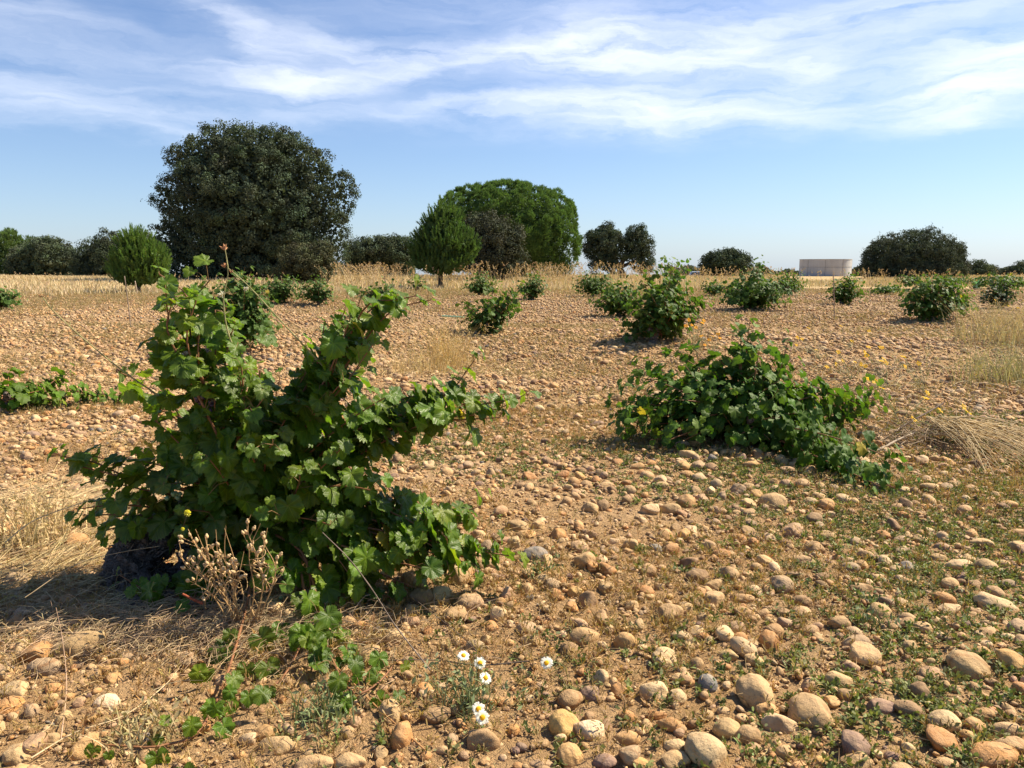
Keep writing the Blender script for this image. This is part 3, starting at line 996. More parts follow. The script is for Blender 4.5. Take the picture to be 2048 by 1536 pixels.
# --- the big vine in front -------------------------------------------------
Y0 = 2.75
def build_big():
    tr = [([ground(330, 1215) - (0, 0, .08), pt(285, 1190, 2.72), pt(262, 1130, 2.74), pt(300, 1085, 2.80), pt(380, 1060, 2.86)], [.125, .105, .085, .075, .05]),
          ([ground(420, 1225) - (0, 0, .08), pt(400, 1180, 2.72), pt(430, 1110, 2.78), pt(480, 1050, 2.85), pt(520, 990, 2.9)], [.12, .10, .085, .07, .04]),
          ([pt(350, 1200, 2.7), pt(450, 1195, 2.75), pt(540, 1150, 2.85), pt(600, 1080, 2.95)], [.11, .10, .08, .05])]
    T = [  # (x, y, dy, way points)
        (318, 548, .05, [(440, 900, 0), (392, 760, .02), (380, 660, .03), (372, 590, .05)]),
        (345, 600, -.12, [(430, 860, -.1), (370, 740, -.1), (335, 660, -.12)]),
        (455, 600, .15, [(460, 860, .1), (430, 720, .12)]),
        (420, 560, .0, [(440, 850, .0), (400, 700, .0), (385, 610, .0)]),
        (330, 570, -.05, [(430, 900, 0), (375, 760, .0), (340, 650, .0)]), (350, 620, .1, [(430, 880, .05), (360, 740, .1)]), (400, 640, -.08, [(450, 860, -.05), (400, 740, -.08)]),
        (470, 640, .05, [(470, 860, .05), (450, 740, .05)]), (330, 690, .05), (520, 740, -.05), (480, 690, -.1), (430, 620, .15), (395, 590, -.1, [(430, 820, -.05), (375, 690, -.1)]),
        (810, 610, .05, [(580, 880, 0), (670, 740, .02), (740, 620, .04)]), (700, 640, -.1, [(590, 870, -.05), (660, 740, -.1)]), (660, 690, .1), (740, 640, .05, [(600, 860, .05), (690, 740, .05)]),
        (690, 620, .0, [(590, 860, 0), (650, 720, 0)]), (730, 720, .1), (680, 700, -.1), (860, 600, .0, [(600, 860, 0), (700, 720, 0), (780, 625, 0)]),
        (900, 830, .1), (950, 830, -.05, [(650, 920, 0), (800, 850, 0)]), (870, 820, .0), (930, 770, .1), (250, 790, .15, [(420, 900, .1), (340, 830, .15)]),
        (270, 920, .05), (200, 960, .0, [(380, 1000, 0), (290, 980, 0)]), (920, 1060, -.1, [(650, 1030, -.05), (800, 1050, -.1)]), (880, 1100, -.2), (950, 1130, -.2, [(650, 1060, -.1), (800, 1090, -.2)]), (820, 1120, -.2), (980, 1100, -.15, [(650, 1040, -.1), (800, 1080, -.15)]), (930, 1030, -.05, [(650, 1030, -.05), (800, 1040, -.05)]),
        (832, 592, -.05, [(560, 900, 0), (645, 780, 0), (690, 690, -.02), (735, 610, -.04), (790, 600, -.05)]),
        (720, 600, .1, [(580, 880, 0), (660, 760, .05), (700, 660, .1)]),
        (650, 640, .0, [(560, 860, 0), (630, 740, 0)]),
        (745, 690, -.1, [(580, 890, 0), (680, 780, -.1)]),
        (690, 760, -.18), (640, 720, .15),
        (1048, 790, .05, [(650, 900, .05), (780, 820, .06), (900, 805, .06), (985, 820, .05)]),
        (948, 722, .12, [(660, 900, .1), (800, 800, .12), (890, 790, .12)]),
        (1000, 835, .0, [(640, 930, .0), (800, 850, .0), (920, 840, .0)]),
        (840, 850, -.05), (820, 800, .1), (780, 790, -.15), (760, 880, .0),
        (1018, 1112, -.15, [(640, 1040, -.1), (760, 1060, -.15), (900, 1090, -.16)]),
        (962, 1012, .0, [(640, 1000, 0), (780, 1030, 0), (880, 1035, 0)]),
        (900, 1150, -.3, [(640, 1080, -.2), (780, 1120, -.25)]),
        (840, 1180, -.2), (780, 1200, -.25), (720, 1215, -.1), (850, 1060, -.2), (800, 1020, -.1), (700, 1150, -.3),
        (165, 905, .05, [(380, 960, 0), (270, 935, .05)]), (150, 930, -.05, [(380, 985, 0), (270, 960, -.05)]), (165, 1030, .0, [(360, 1040, 0), (250, 1030, 0)]), (215, 1060, -.1), (1020, 800, .0, [(650, 900, .0), (800, 830, .0), (920, 815, .0)]),
        (985, 1115, -.15, [(640, 1050, -.1), (800, 1090, -.15)]), (900, 1120, -.1, [(640, 1060, -.1), (780, 1100, -.1)]), (940, 1045, -.02, [(640, 1020, 0), (800, 1050, 0)]),
        (122, 912, .0, [(380, 980, 0), (270, 960, 0), (190, 925, 0)]),
        (152, 1018, -.05, [(360, 1030, -.05), (250, 1010, -.05)]),
        (240, 745, .25, [(420, 900, .1), (350, 830, .2), (290, 770, .25)]),
        (330, 780, .1), (300, 900, .1), (230, 1060, -.1), (290, 1060, .1), (310, 840, -.05),
        (500, 690, .1), (560, 755, .1), (612, 745, .0), (480, 760, -.1), (540, 780, -.15), (430, 800, -.12), (600, 800, -.1),
        (500, 900, -.3), (600, 950, -.3), (420, 920, -.3), (680, 900, -.25), (560, 1030, -.32), (660, 1050, -.3), (740, 980, -.25), (380, 1020, -.22), (330, 970, -.2),
        (450, 1060, -.05), (700, 850, .2), (480, 820, .25), (760, 880, .25), (620, 870, .3), (400, 870, .2),
        (640, 1330, -.42, [(600, 1100, -.2), (625, 1200, -.32), (640, 1270, -.4)]),
        (795, 1330, -.5, [(610, 1120, -.2), (650, 1290, -.42), (700, 1390, -.5), (750, 1380, -.5)]),
        (470, 1400, -.52, [(590, 1120, -.2), (610, 1260, -.4), (560, 1370, -.5)]),
        (240, 1150, -.2, [(440, 1110, -.1), (380, 1190, -.25), (310, 1190, -.25)]),
        (400, 1235, -.3, [(440, 1120, -.1), (390, 1190, -.28)]),
        (290, 1195, -.3, [(430, 1120, -.1), (360, 1190, -.28)]),
        (215, 1500, -.88, [(500, 1180, -.3), (420, 1440, -.78), (330, 1500, -.86)]),
    ]
    root, hd, g0 = build_vine(101, (370, 1235), T, Y0, 'largest vine, big veined leaves and thick black stump, left foreground', ROWS, 0, .058, .101,
                              interior=9, spread=.18, head=(500, 1060, 2.82), trunk_paths=tr, petiole=.05, sick=.006, mult=2, scat=.022)
    # grapes half hidden among the leaves
    rng = np.random.default_rng(3)
    for (px, py, Yg, col, n) in ((350, 972, 2.60, (.16, .26, .13), 12), (412, 792, 2.66, (.05, .03, .05), 12), (560, 1205, 2.45, (.17, .26, .12), 8)):
        c = pt(px, py, Yg)
        V, F, _ = ICO[3]
        mb = MB()
        for k in range(n):
            q = c + rng.normal(0, .013, 3) + np.array([0, 0, -.004 * k])
            mb.add(V * .0085 + q, F, np.array(col) * rng.uniform(.8, 1.2))
        o = link('grape_cluster', mb.mesh('grape_cluster'), M_BERRY, root)
        o.location = -Vector([float(v) for v in g0])
build_big()

# --- the sprawling vine on the right ----------------------------------------
build_vine(102, (1480, 905), [
    (1208, 800, .0, [(1400, 830, 0), (1300, 850, 0), (1240, 830, 0)]), (1235, 860, -.2), (1250, 750, .1), (1270, 728, .2, [(1400, 800, .1), (1330, 760, .2)]),
    (1330, 700, .4), (1380, 690, .4), (1290, 790, -.1), (1300, 880, -.3), (1370, 880, -.4), (1350, 800, -.3), (1410, 760, .0), (1440, 720, .1),
    (1500, 640, .1, [(1480, 800, 0), (1490, 720, .1)]), (1460, 730, .1), (1490, 690, .2), (1530, 735, -.1), (1555, 715, .1), (1590, 760, -.1), (1430, 770, .1), (1480, 700, .0), (1510, 665, .15), (1540, 700, .2), (1640, 790, -.1), (1400, 760, -.1), (1480, 665, .2), (1520, 690, -.1), (1575, 685, .0, [(1530, 800, 0), (1560, 740, 0)]), (1600, 730, .1),
    (1620, 770, .2), (1560, 760, -.3), (1640, 810, .1), (1740, 765, .3, [(1600, 850, .1), (1690, 830, .2), (1735, 800, .3)]), (1750, 800, .2), (1700, 850, .1), (1660, 880, -.1),
    (1600, 900, -.3), (1540, 880, -.5), (1460, 880, -.5), (1400, 840, -.4), (1500, 820, -.5), (1580, 830, -.4), (1450, 790, -.3), (1720, 810, .0), (1260, 820, .2),
    (1795, 982, -.55, [(1560, 880, -.2), (1640, 920, -.4), (1720, 960, -.5)]), (1700, 935, -.4, [(1560, 890, -.2), (1630, 915, -.35)]), (1220, 830, .1),
    (1785, 978, -.5, [(1560, 880, -.2), (1630, 912, -.4), (1715, 950, -.5)]), (1765, 960, -.45, [(1560, 880, -.2), (1650, 925, -.4), (1710, 945, -.45)]), (1680, 880, -.1), (1720, 840, .1), (1690, 905, -.3), (1740, 780, .2),
    (1640, 930, -.35), (1610, 915, -.35), (1230, 800, .1), (1290, 760, .15), (1350, 760, .1)],
    5.1, 'wide low vine with one shoot trailing along the cobbles, right of centre', ROWS, 1, .060, .088, green=(.055, .112, .013), interior=46, spread=.28, mult=3, scat=.035, trunk_h=.12, trunk_r=.05, back=.35)

# --- the low vine at the left edge -------------------------------------------
build_vine(103, (20, 822), [(150, 732, .1, [(60, 790, 0), (110, 770, .05)]), (20, 735, .1), (-30, 760, 0), (240, 790, -.1, [(90, 800, -.1), (170, 790, -.1)]), (200, 795, .0), (100, 790, -.2),
    (60, 800, -.2), (0, 800, -.3), (-60, 780, .2), (-90, 800, 0), (130, 760, .1), (180, 785, .1), (280, 800, -.1, [(120, 805, -.1), (200, 800, -.1)])],
    6.6, 'low vine spreading flat at the left edge behind the big vine', ROWS, 1, .060, .105, interior=10, spread=.12, trunk_h=.10, trunk_r=.04, mult=2, scat=.03)

def box_vine(seed, box, label, n=26, shape='round', lod=2, step=.080, size=.105, interior=30, base=None, green=(.052, .102, .016), extra=()):
    x0, x1, yt, yb = box
    x0, x1 = x0 - .05 * (x1 - x0), x1 + .05 * (x1 - x0)
    rng = np.random.default_rng(seed)
    bx = base or ((x0 + x1) / 2 + rng.normal(0, (x1 - x0) * .04))
    g = ground(bx, yb)
    Y = g[1]
    tips = list(extra)
    for i in range(n):
        a = math.pi * (i + .5) / n
        k = rng.uniform(.82, 1.02)
        if shape == 'round':
            x = (x0 + x1) / 2 - math.cos(a) * (x1 - x0) / 2 * k
            y = yb - (.14 + .86 * math.sin(a) ** .8 * k) * (yb - yt)
        elif shape == 'vee':
            x = (x0 + x1) / 2 - math.cos(a) * (x1 - x0) / 2 * k
            y = yb - (.25 + .75 * abs(math.cos(a)) ** .5 * k) * (yb - yt)
        else:      # flat sprawler
            x = (x0 + x1) / 2 - math.cos(a) * (x1 - x0) / 2
            y = yb - rng.uniform(.3, 1) * (yb - yt) * (math.sin(a) ** .5)
        tips.append((x, y))
    half = (x1 - x0) / 2 * Y / FPX
    return build_vine(seed, (bx, yb), tips, Y, label, ROWS, lod, step, size, interior=interior, spread=half * .38, green=green, trunk_h=.16, trunk_r=.06, mult=3, scat=.06)

box_vine(111, (405, 545, 545, 700), 'tall upright vine seen between the two raised arms of the big vine', 30, step=.06, lod=1, interior=24, extra=((490, 535), (400, 565), (540, 660)))
box_vine(112, (518, 612, 552, 606), 'vine in front of the big oak, left of the stony mound', 20)
box_vine(113, (595, 668, 553, 610), 'vine at the foot of the oak bush, right of the stony mound', 18)
box_vine(114, (-40, 36, 572, 622), 'round vine cut off by the left edge of the photo', 18)
box_vine(115, (716, 806, 558, 602), 'small spreading vine left of the young pine trunk', 16, 'flat')
box_vine(116, (812, 858, 548, 584), 'thin small vine just beside the young pine trunk', 9, interior=4)
build_vine(117, (980, 668), [(925, 605), (918, 640), (935, 615), (945, 655), (960, 600), (985, 555), (975, 570), (1000, 600), (1045, 568), (1035, 590), (1040, 610), (1020, 630), (1010, 650), (965, 630), (990, 620),
    (1028, 575), (950, 640), (1000, 645), (930, 655), (1035, 600)], 13.2, 'vine forked like a V beside the dry grass tuft', ROWS, 1, .070, .098, green=(.048, .095, .016), interior=26, spread=.2, trunk_h=.12, trunk_r=.05, mult=3, scat=.04)
box_vine(118, (925, 1000, 543, 592), 'small vine behind the V shaped vine', 14)
box_vine(119, (1036, 1098, 543, 600), 'small dark vine with its short trunk showing, right of the V shaped vine', 16)
box_vine(120, (1144, 1236, 540, 594), 'leaning vine under the split oak', 20)
box_vine(121, (1184, 1296, 562, 634), 'low vine half merged with the left side of the tall vine', 20, lod=1)
build_vine(122, (1312, 692), [(1325, 525), (1345, 522), (1370, 528), (1300, 545), (1380, 560), (1390, 590), (1395, 620), (1405, 640), (1280, 560), (1265, 590), (1255, 610), (1245, 650), (1250, 680), (1275, 670),
    (1340, 560), (1360, 545), (1330, 600), (1300, 600), (1370, 600), (1380, 640), (1340, 650), (1290, 640), (1370, 670), (1400, 600), (1315, 575), (1350, 580), (1420, 605)], 11.6,
    'tallest vine of the middle row, a full upright column of leaves', ROWS, 1, .060, .100, green=(.054, .108, .015), interior=50, spread=.32, trunk_h=.2, trunk_r=.05, mult=3, scat=.05, back=.2)
build_vine(123, (1505, 618), [(1520, 520), (1515, 532), (1440, 600), (1450, 575), (1470, 560), (1490, 550), (1520, 545), (1545, 545), (1570, 560), (1590, 570), (1600, 590), (1575, 605), (1560, 595), (1480, 590),
    (1500, 575), (1540, 580), (1440, 590), (1420, 570), (1460, 605), (1530, 560)], 20.5, 'broad vine with a single shoot rising above the horizon', ROWS, 2, .085, .115, green=(.050, .100, .016), interior=50, spread=.5, trunk_h=.2, mult=4, scat=.07)
box_vine(124, (1538, 1618, 540, 590), 'vine just behind the broad vine, in front of the tank', 16)
box_vine(125, (1656, 1730, 550, 610), 'narrow vine standing beside a thin stake', 20, extra=((1700, 540), (1715, 548)))
box_vine(126, (1742, 1800, 560, 590), 'small vine with bare black wood on its right side', 12, 'flat')
box_vine(127, (1806, 1942, 550, 641), 'large round vine standing alone towards the right edge', 34, interior=44, step=.065, extra=((1830, 640), (1940, 600)))
box_vine(128, (1962, 2036, 555, 618), 'dark vine with bare black wood near the right edge', 18, green=(.03, .06, .02))
box_vine(129, (1400, 1452, 556, 592), 'small vine left of the broad vine', 12, 'flat')
box_vine(130, (1860, 1960, 545, 572), 'far vine behind the large round vine', 16, 'flat', step=.12, size=.14)
box_vine(131, (1950, 2060, 545, 578), 'far vine behind the pale green plant tubes', 20, 'flat', step=.12, size=.14)
box_vine(132, (1790, 1850, 548, 572), 'far vine at the foot of the dome shaped oak', 12, 'flat', step=.12, size=.14)

# ------------------------------------------------------------------ trees
def leaf_cloud(rng, pos_, nrm, size, aspect=.6):
    """small pointed leaf faces"""
    n = len(pos_)
    t = norm(rng.normal(size=(n, 3)))
    M = frames(nrm, t) * (size * rng.uniform(.7, 1.3, n))[:, None, None]
    q = np.array([[0, -.5, 0], [aspect / 2, 0, .06], [0, .5, 0], [-aspect / 2, 0, .06]])
    V = (np.einsum('nij,vj->nvi', M, q) + pos_[:, None]).reshape(-1, 3)
    F = np.arange(n * 4).reshape(n, 4)
    return V, F

def sphere_dirs(rng, n):
    return norm(rng.normal(size=(n, 3)))

def blob_world(blobs, Y):
    """blobs given as (x, y, rx, ry, depth offset in metres, depth radius factor) measured in the photograph at distance Y"""
    out = []
    for b in blobs:
        px, py, rx, ry = b[:4]
        dz = b[4] if len(b) > 4 else 0
        fy = b[5] if len(b) > 5 else .9
        k = (Y + dz) / FPX
        out.append((pt(px, py, Y + dz), np.array([rx * k, rx * k * fy, ry * k])))
    return out

def clumps_on(rng, B, n, jitter=(.86, 1.05), inner=.80):
    area = np.array([r[0] * r[2] + r[0] * r[1] + r[1] * r[2] for _, r in B])
    bi = rng.choice(len(B), n, p=area / area.sum())
    C = np.array([c for c, _ in B]); Rr = np.array([r for _, r in B])
    d = sphere_dirs(rng, n)
    p = C[bi] + d * Rr[bi] * rng.uniform(*jitter, n)[:, None]
    keep = np.ones(n, bool)
    for k in range(len(B)):
        q = (p - C[k]) / Rr[k]
        keep &= (np.linalg.norm(q, axis=1) > inner) | (bi == k)
    nr = norm(d / Rr[bi])
    return p[keep], nr[keep]

def trunk_mesh(root, base, top, r, limbs, rng, mat_=None):
    tb = MB()
    mid = (base + top) / 2 + rng.normal(0, r * .4, 3) * (1, 1, 0)
    tb.tube(spline([base - (0, 0, .3), mid, top], 14), np.linspace(r * 1.25, r * .6, 14), 12, (.065, .052, .044))
    link('trunk', tb.mesh('trunk'), mat_ or M_BARK, root)
    for q in limbs:
        lb = MB()
        m = (top + q) / 2 + np.array([0, 0, -.06 * np.linalg.norm(q - top)])
        s = top - (top - base) * rng.uniform(.0, .35)
        lb.tube(bez(s, m, q, 12), np.linspace(r * .55, r * .12, 12), 8, (.065, .052, .044))
        link('limb', lb.mesh('limb'), mat_ or M_BARK, root)

def oak(seed, blobs, Y, base_px, label, cat='oak tree', nclump=400, rc=.55, per=90, leaf=.14, core=6000, green=(.052, .072, .040), trunk_r=.35, group=None, name='oak_tree', limbs=6, wisp=0, fy=None, trunk_top=None, lobes=9):
    rng = np.random.default_rng(seed)
    B = blob_world(blobs, Y)
    gx = pt(base_px, 555, Y)[0]
    g0 = np.array([gx, Y, float(hgt(gx, Y))])
    root = empty(name, g0, label, cat, group)
    B0 = B
    B = list(B)
    for c_, r_ in B0:
        for _ in range(lobes):
            d_ = norm(rng.normal(size=3) + np.array([0, 0, .15]))
            k_ = rng.uniform(.22, .40)
            B.append((c_ + d_ * r_ * (1 - k_ * .72), np.full(3, k_ * (r_[0] * r_[2]) ** .5)))
    cc, cn = clumps_on(rng, B, nclump * 2, (.84, 1.0), .86)
    if len(cc) > nclump:
        cc, cn = cc[:nclump], cn[:nclump]
    B = B0
    n = len(cc)
    r = rc * rng.uniform(.55, 1.45, n)
    P, N, T = [], [], []
    d = sphere_dirs(rng, n * per)
    ci = np.repeat(np.arange(n), per)
    d = norm(d + cn[ci] * .55)
    rad = rng.random(n * per) ** .42
    P.append(cc[ci] + d * (r[ci] * rad)[:, None] * np.array([1, 1, .85]))
    N.append(norm(d + rng.normal(0, .55, d.shape) + np.array([0, 0, .3])))
    ct = np.array(green) * rng.uniform(.78, 1.28, (n, 1)) * (1 + rng.normal(0, .05, (n, 3)))
    T.append(ct[ci] * rng.uniform(.75, 1.3, (n * per, 1)))
    if core:
        vol = np.array([np.prod(q) for _, q in B])
        bi = rng.choice(len(B), core, p=vol / vol.sum())
        dd = sphere_dirs(rng, core) * (rng.random(core) ** .4 * .88)[:, None]
        C = np.array([c for c, _ in B]); Rr = np.array([q for _, q in B])
        P.append(C[bi] + dd * Rr[bi])
        N.append(sphere_dirs(rng, core))
        T.append(np.array(green) * rng.uniform(.7, 1.2, (core, 1)))
    nn = [len(p) for p in P]
    sz = np.concatenate([np.full(nn[0], leaf)] + ([np.full(nn[1], leaf * 2.4)] if core else []))
    if wisp:      # twigs standing out of the outline
        wi = rng.integers(0, n, wisp)
        t = rng.random((wisp, 7))
        tipd = norm(cn[wi] + np.array([0, 0, .6]) + rng.normal(0, .3, (wisp, 3)))
        q = cc[wi][:, None] + tipd[:, None] * (r[wi][:, None] * (.6 + t * .9))[:, :, None] + rng.normal(0, leaf * .4, (wisp, 7, 3))
        P.append(q.reshape(-1, 3)); N.append(sphere_dirs(rng, wisp * 7)); T.append(np.repeat(ct[wi], 7, axis=0)); sz = np.concatenate([sz, np.full(wisp * 7, leaf * .8)])
    P = np.concatenate(P); N = np.concatenate(N); T = np.concatenate(T)
    k = P[:, 2] > g0[2] + .05
    P, N, T, sz = P[k], N[k], T[k], sz[k]
    V, F = leaf_cloud(rng, P, N, sz)
    top = B[0][0] * np.array([.3, .3, 0]) + g0 * np.array([.7, .7, 0])
    low = min(c[2] - q[2] * .6 for c, q in B)
    top[2] = max(low, g0[2] + .8) if trunk_top is None else g0[2] + trunk_top
    trunk_mesh(root, g0, top, trunk_r, [B[i % len(B)][0] + rng.normal(0, .3, 3) for i in range(min(limbs, 2 * len(B)))], rng)
    link('crown', mesh_np('crown', V, F, np.repeat(T, 4, axis=0), smooth=False), M_OAK, root)
    for ch in root.children:
        ch.location = -Vector([float(v) for v in g0])
    return root

def brush(rng, nn, l=1.0, w_=.05, spread=.75):
    """a tuft of pine needles about +z"""
    V, F = [], []
    for i in range(nn):
        a = rng.uniform(0, 2 * math.pi); t = rng.uniform(.05, spread); s = rng.uniform(0, .8) * l * (1 if nn > 30 else .6)
        d = np.array([math.sin(t) * math.cos(a), math.sin(t) * math.sin(a), math.cos(t)])
        o = np.array([0, 0, s])
        p = np.cross(d, rng.normal(size=3)); p = p / np.linalg.norm(p) * w_
        L = l * (rng.uniform(.18, .3) if nn > 30 else rng.uniform(.4, .6))
        V += [o - p, o + p, o + d * L]
        F.append((3 * i, 3 * i + 1, 3 * i + 2))
    return np.array(V), np.array(F)

def pine(seed, blobs, Y, base_px, label, ntuft, tl, green, trunk_r, trunk_top_px, nlump=0, rl=.6, nneedle=16, wn=.05, core=3000, up=.9, group=None, base_y=None, limbs=8):
    rng = np.random.default_rng(seed)
    B = blob_world(blobs, Y)
    gx = pt(base_px, 555, Y)[0]
    g0 = np.array([gx, Y, float(hgt(gx, Y))])
    root = empty('pine_tree', g0, label, 'pine tree', group)
    tm = [brush(rng, nneedle, 1, wn) for _ in range(8)]
    if nlump:      # rounded foliage cushions carrying the tufts
        cc, cn = clumps_on(rng, B, nlump, (.88, .96), .90)
        r = rl * rng.uniform(.6, 1.4, len(cc))
        ci = rng.integers(0, len(cc), ntuft)
        d = norm(sphere_dirs(rng, ntuft) + cn[ci] * .9 + np.array([0, 0, .25]))
        p = cc[ci] + d * (r[ci] * rng.uniform(.75, 1.02, ntuft))[:, None] * np.array([1, 1, 1.15])
        nr = d
        ct = rng.uniform(.85, 1.18, len(cc))[ci]
    else:
        p, nr = clumps_on(rng, B, ntuft, (.62, .98), .86)
        ct = np.ones(len(p))
    n = len(p)
    dirv = norm(nr * .75 + np.array([0, 0, up]) + rng.normal(0, .22, (n, 3)))
    M = frames(dirv, norm(rng.normal(size=(n, 3)))) * (tl * rng.uniform(.7, 1.3, n))[:, None, None]
    tint = np.array(green) * ct[:, None] * rng.uniform(.75, 1.25, (n, 1)) * (1 + rng.normal(0, .05, (n, 3)))
    V, F, C, _ = inst(tm, rng.integers(0, 8, n), M, p, tint)
    if core:
        vol = np.array([np.prod(q) for _, q in B])
        bi = rng.choice(len(B), core, p=vol / vol.sum())
        dd = sphere_dirs(rng, core) * (rng.random(core) ** .4 * .85)[:, None]
        Cc = np.array([c for c, _ in B]); Rr = np.array([q for _, q in B])
        P2 = Cc[bi] + dd * Rr[bi]
        V2, F2 = leaf_cloud(rng, P2, sphere_dirs(rng, core), np.full(core, tl * .8), .5)
        F2 = np.concatenate([F2[:, [0, 1, 2]], F2[:, [0, 2, 3]]]) + len(V)
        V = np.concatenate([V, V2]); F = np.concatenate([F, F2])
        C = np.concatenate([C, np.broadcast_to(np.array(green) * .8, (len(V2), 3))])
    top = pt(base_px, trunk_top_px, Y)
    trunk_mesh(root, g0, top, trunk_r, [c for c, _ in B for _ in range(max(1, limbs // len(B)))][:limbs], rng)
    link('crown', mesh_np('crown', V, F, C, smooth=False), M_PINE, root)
    for ch in root.children:
        ch.location = -Vector([float(v) for v in g0])
    return root

OAKS = 'holm oaks at the edge of the field'
oak(201, [(505, 400, 150, 120), (420, 320, 75, 52), (520, 310, 95, 50), (600, 330, 60, 48), (650, 400, 48, 75), (372, 385, 50, 45), (380, 330, 35, 35), (335, 400, 25, 22), (345, 480, 35, 60), (440, 500, 110, 60), (400, 520, 80, 45), (520, 530, 120, 35),
          (560, 500, 110, 55), (655, 480, 40, 60), (470, 290, 50, 35), (560, 290, 50, 32), (440, 272, 38, 22), (690, 385, 16, 40), (515, 440, 140, 100)], 62, 500,
    'huge dark spreading oak, the tallest tree in the field', nclump=2100, rc=.50, per=90, leaf=.145, core=42000, trunk_r=.8, group=OAKS, limbs=10, wisp=260, green=(.062, .084, .050))
oak(202, [(612, 525, 50, 34), (590, 545, 36, 20), (640, 548, 24, 20), (640, 510, 26, 22)], 50, 612, 'low rounded oak bush at the right foot of the huge oak', 'bush', nclump=220, rc=.34, per=90, leaf=.11, core=3500, green=(.072, .078, .042), trunk_r=.15, name='oak_bush', group=OAKS)
oak(203, [(985, 485, 58, 50), (960, 470, 36, 42), (1015, 500, 36, 46), (980, 530, 50, 28)], 62, 985, 'dark oak pressed against the front of the big round pine', nclump=330, rc=.5, per=90, leaf=.14, core=6000, group=OAKS, green=(.058, .066, .042))
oak(204, [(1208, 488, 36, 34), (1188, 490, 18, 26), (1216, 470, 20, 20), (1213, 512, 26, 16), (1276, 494, 27, 38), (1273, 474, 21, 22), (1290, 515, 16, 20), (1248, 500, 22, 20), (1192, 530, 18, 12), (1288, 530, 18, 12), (1222, 528, 18, 12)], 66, 1248,
    'oak with its crown split by a notch, standing alone with sky beneath', nclump=420, rc=.36, per=90, leaf=.12, core=3600, group=OAKS, trunk_r=.35, limbs=8, green=(.056, .076, .044), trunk_top=1.2)
oak(205, [(1452, 528, 46, 24), (1425, 530, 22, 20), (1465, 518, 24, 15)], 80, 1452, 'small oak clump left of the concrete tank', nclump=200, rc=.5, per=70, leaf=.17, core=1800, group=OAKS)
oak(206, [(1828, 515, 92, 52), (1780, 522, 50, 36), (1880, 522, 46, 36), (1828, 540, 98, 26)], 72, 1828, 'wide dome shaped oak with thin grey-green twigs, right of the tank', nclump=1100, rc=.36, per=55, leaf=.12, core=12000, group=OAKS, wisp=600, lobes=2, green=(.058, .074, .046))
oak(207, [(245, 515, 84, 46), (200, 515, 38, 38), (290, 510, 40, 38), (230, 535, 76, 26)], 85, 245, 'dark oak behind the bright young pine at left', nclump=420, rc=.6, per=75, leaf=.18, core=7000, group=OAKS, green=(.058, .076, .046))
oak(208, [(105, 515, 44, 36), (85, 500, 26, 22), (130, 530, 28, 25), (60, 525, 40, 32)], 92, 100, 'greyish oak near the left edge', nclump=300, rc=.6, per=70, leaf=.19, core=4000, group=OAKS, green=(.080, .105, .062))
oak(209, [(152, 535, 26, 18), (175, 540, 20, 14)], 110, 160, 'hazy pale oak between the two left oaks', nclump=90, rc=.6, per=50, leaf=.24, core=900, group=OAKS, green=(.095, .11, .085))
oak(210, [(745, 508, 50, 34), (800, 510, 40, 34), (720, 522, 30, 24), (775, 495, 26, 24)], 88, 760, 'pair of rounded oaks behind the tall grass, right of the huge oak', nclump=330, rc=.6, per=75, leaf=.18, core=5000, group=OAKS, green=(.068, .090, .052))
oak(211, [(1955, 545, 28, 22), (1930, 552, 20, 14)], 105, 1955, 'rounded green oak just right of the dome oak', nclump=110, rc=.5, per=60, leaf=.2, core=900, group=OAKS, green=(.070, .090, .050))
oak(212, [(2000, 552, 34, 11), (1985, 545, 14, 10)], 112, 1998, 'low flat oak on the far right', nclump=90, rc=.5, per=60, leaf=.2, core=700, group=OAKS, green=(.075, .085, .05))
oak(213, [(2055, 545, 40, 18)], 110, 2050, 'dark green oak cut by the right edge', nclump=90, rc=.55, per=60, leaf=.2, core=900, group=OAKS, green=(.06, .08, .045))
oak(214, [(1730, 545, 32, 14), (1760, 545, 22, 12)], 120, 1735, 'far oak between the tank and the dome oak', nclump=80, rc=.6, per=60, leaf=.24, core=600, group=OAKS, green=(.07, .08, .05))

PINES = 'pines at the edge of the field'
pine(221, [(1018, 455, 132, 84, 0, .8), (940, 430, 62, 48), (1012, 418, 92, 44), (1090, 440, 58, 52), (1110, 490, 46, 62), (1060, 470, 80, 85), (960, 480, 80, 60), (1075, 525, 55, 34)], 76, 1040,
     'large round stone pine with a bright green domed crown', 60000, .34, (.090, .160, .050), .5, 500, nlump=2000, rl=.40, nneedle=8, wn=.05, core=34000, up=.75, group=PINES)
pine(222, [(880, 525, 58, 26), (885, 490, 60, 40), (885, 455, 42, 36), (890, 430, 24, 24), (845, 500, 24, 26), (930, 500, 26, 34)], 41, 880,
     'young conical pine with a straight bare trunk before the round pine', 1700, .50, (.080, .145, .044), .11, 470, nneedle=64, wn=.022, core=5000, up=1.3, group=PINES)
pine(223, [(276, 548, 55, 26), (280, 520, 52, 32), (270, 490, 34, 26), (250, 530, 30, 28), (312, 535, 26, 24)], 34, 275,
     'young bushy bright green pine at left with low branches', 1900, .40, (.120, .200, .050), .08, 520, nneedle=64, wn=.018, core=3000, up=1.5, group=PINES)
pine(224, [(20, 510, 44, 38), (45, 520, 26, 26), (-10, 510, 40, 36)], 95, 18,
     'yellowish green pine crown at the left edge behind the oaks', 4200, .5, (.095, .150, .050), .3, 525, nlump=90, rl=.7, nneedle=9, wn=.06, core=3000, up=.75, group=PINES)

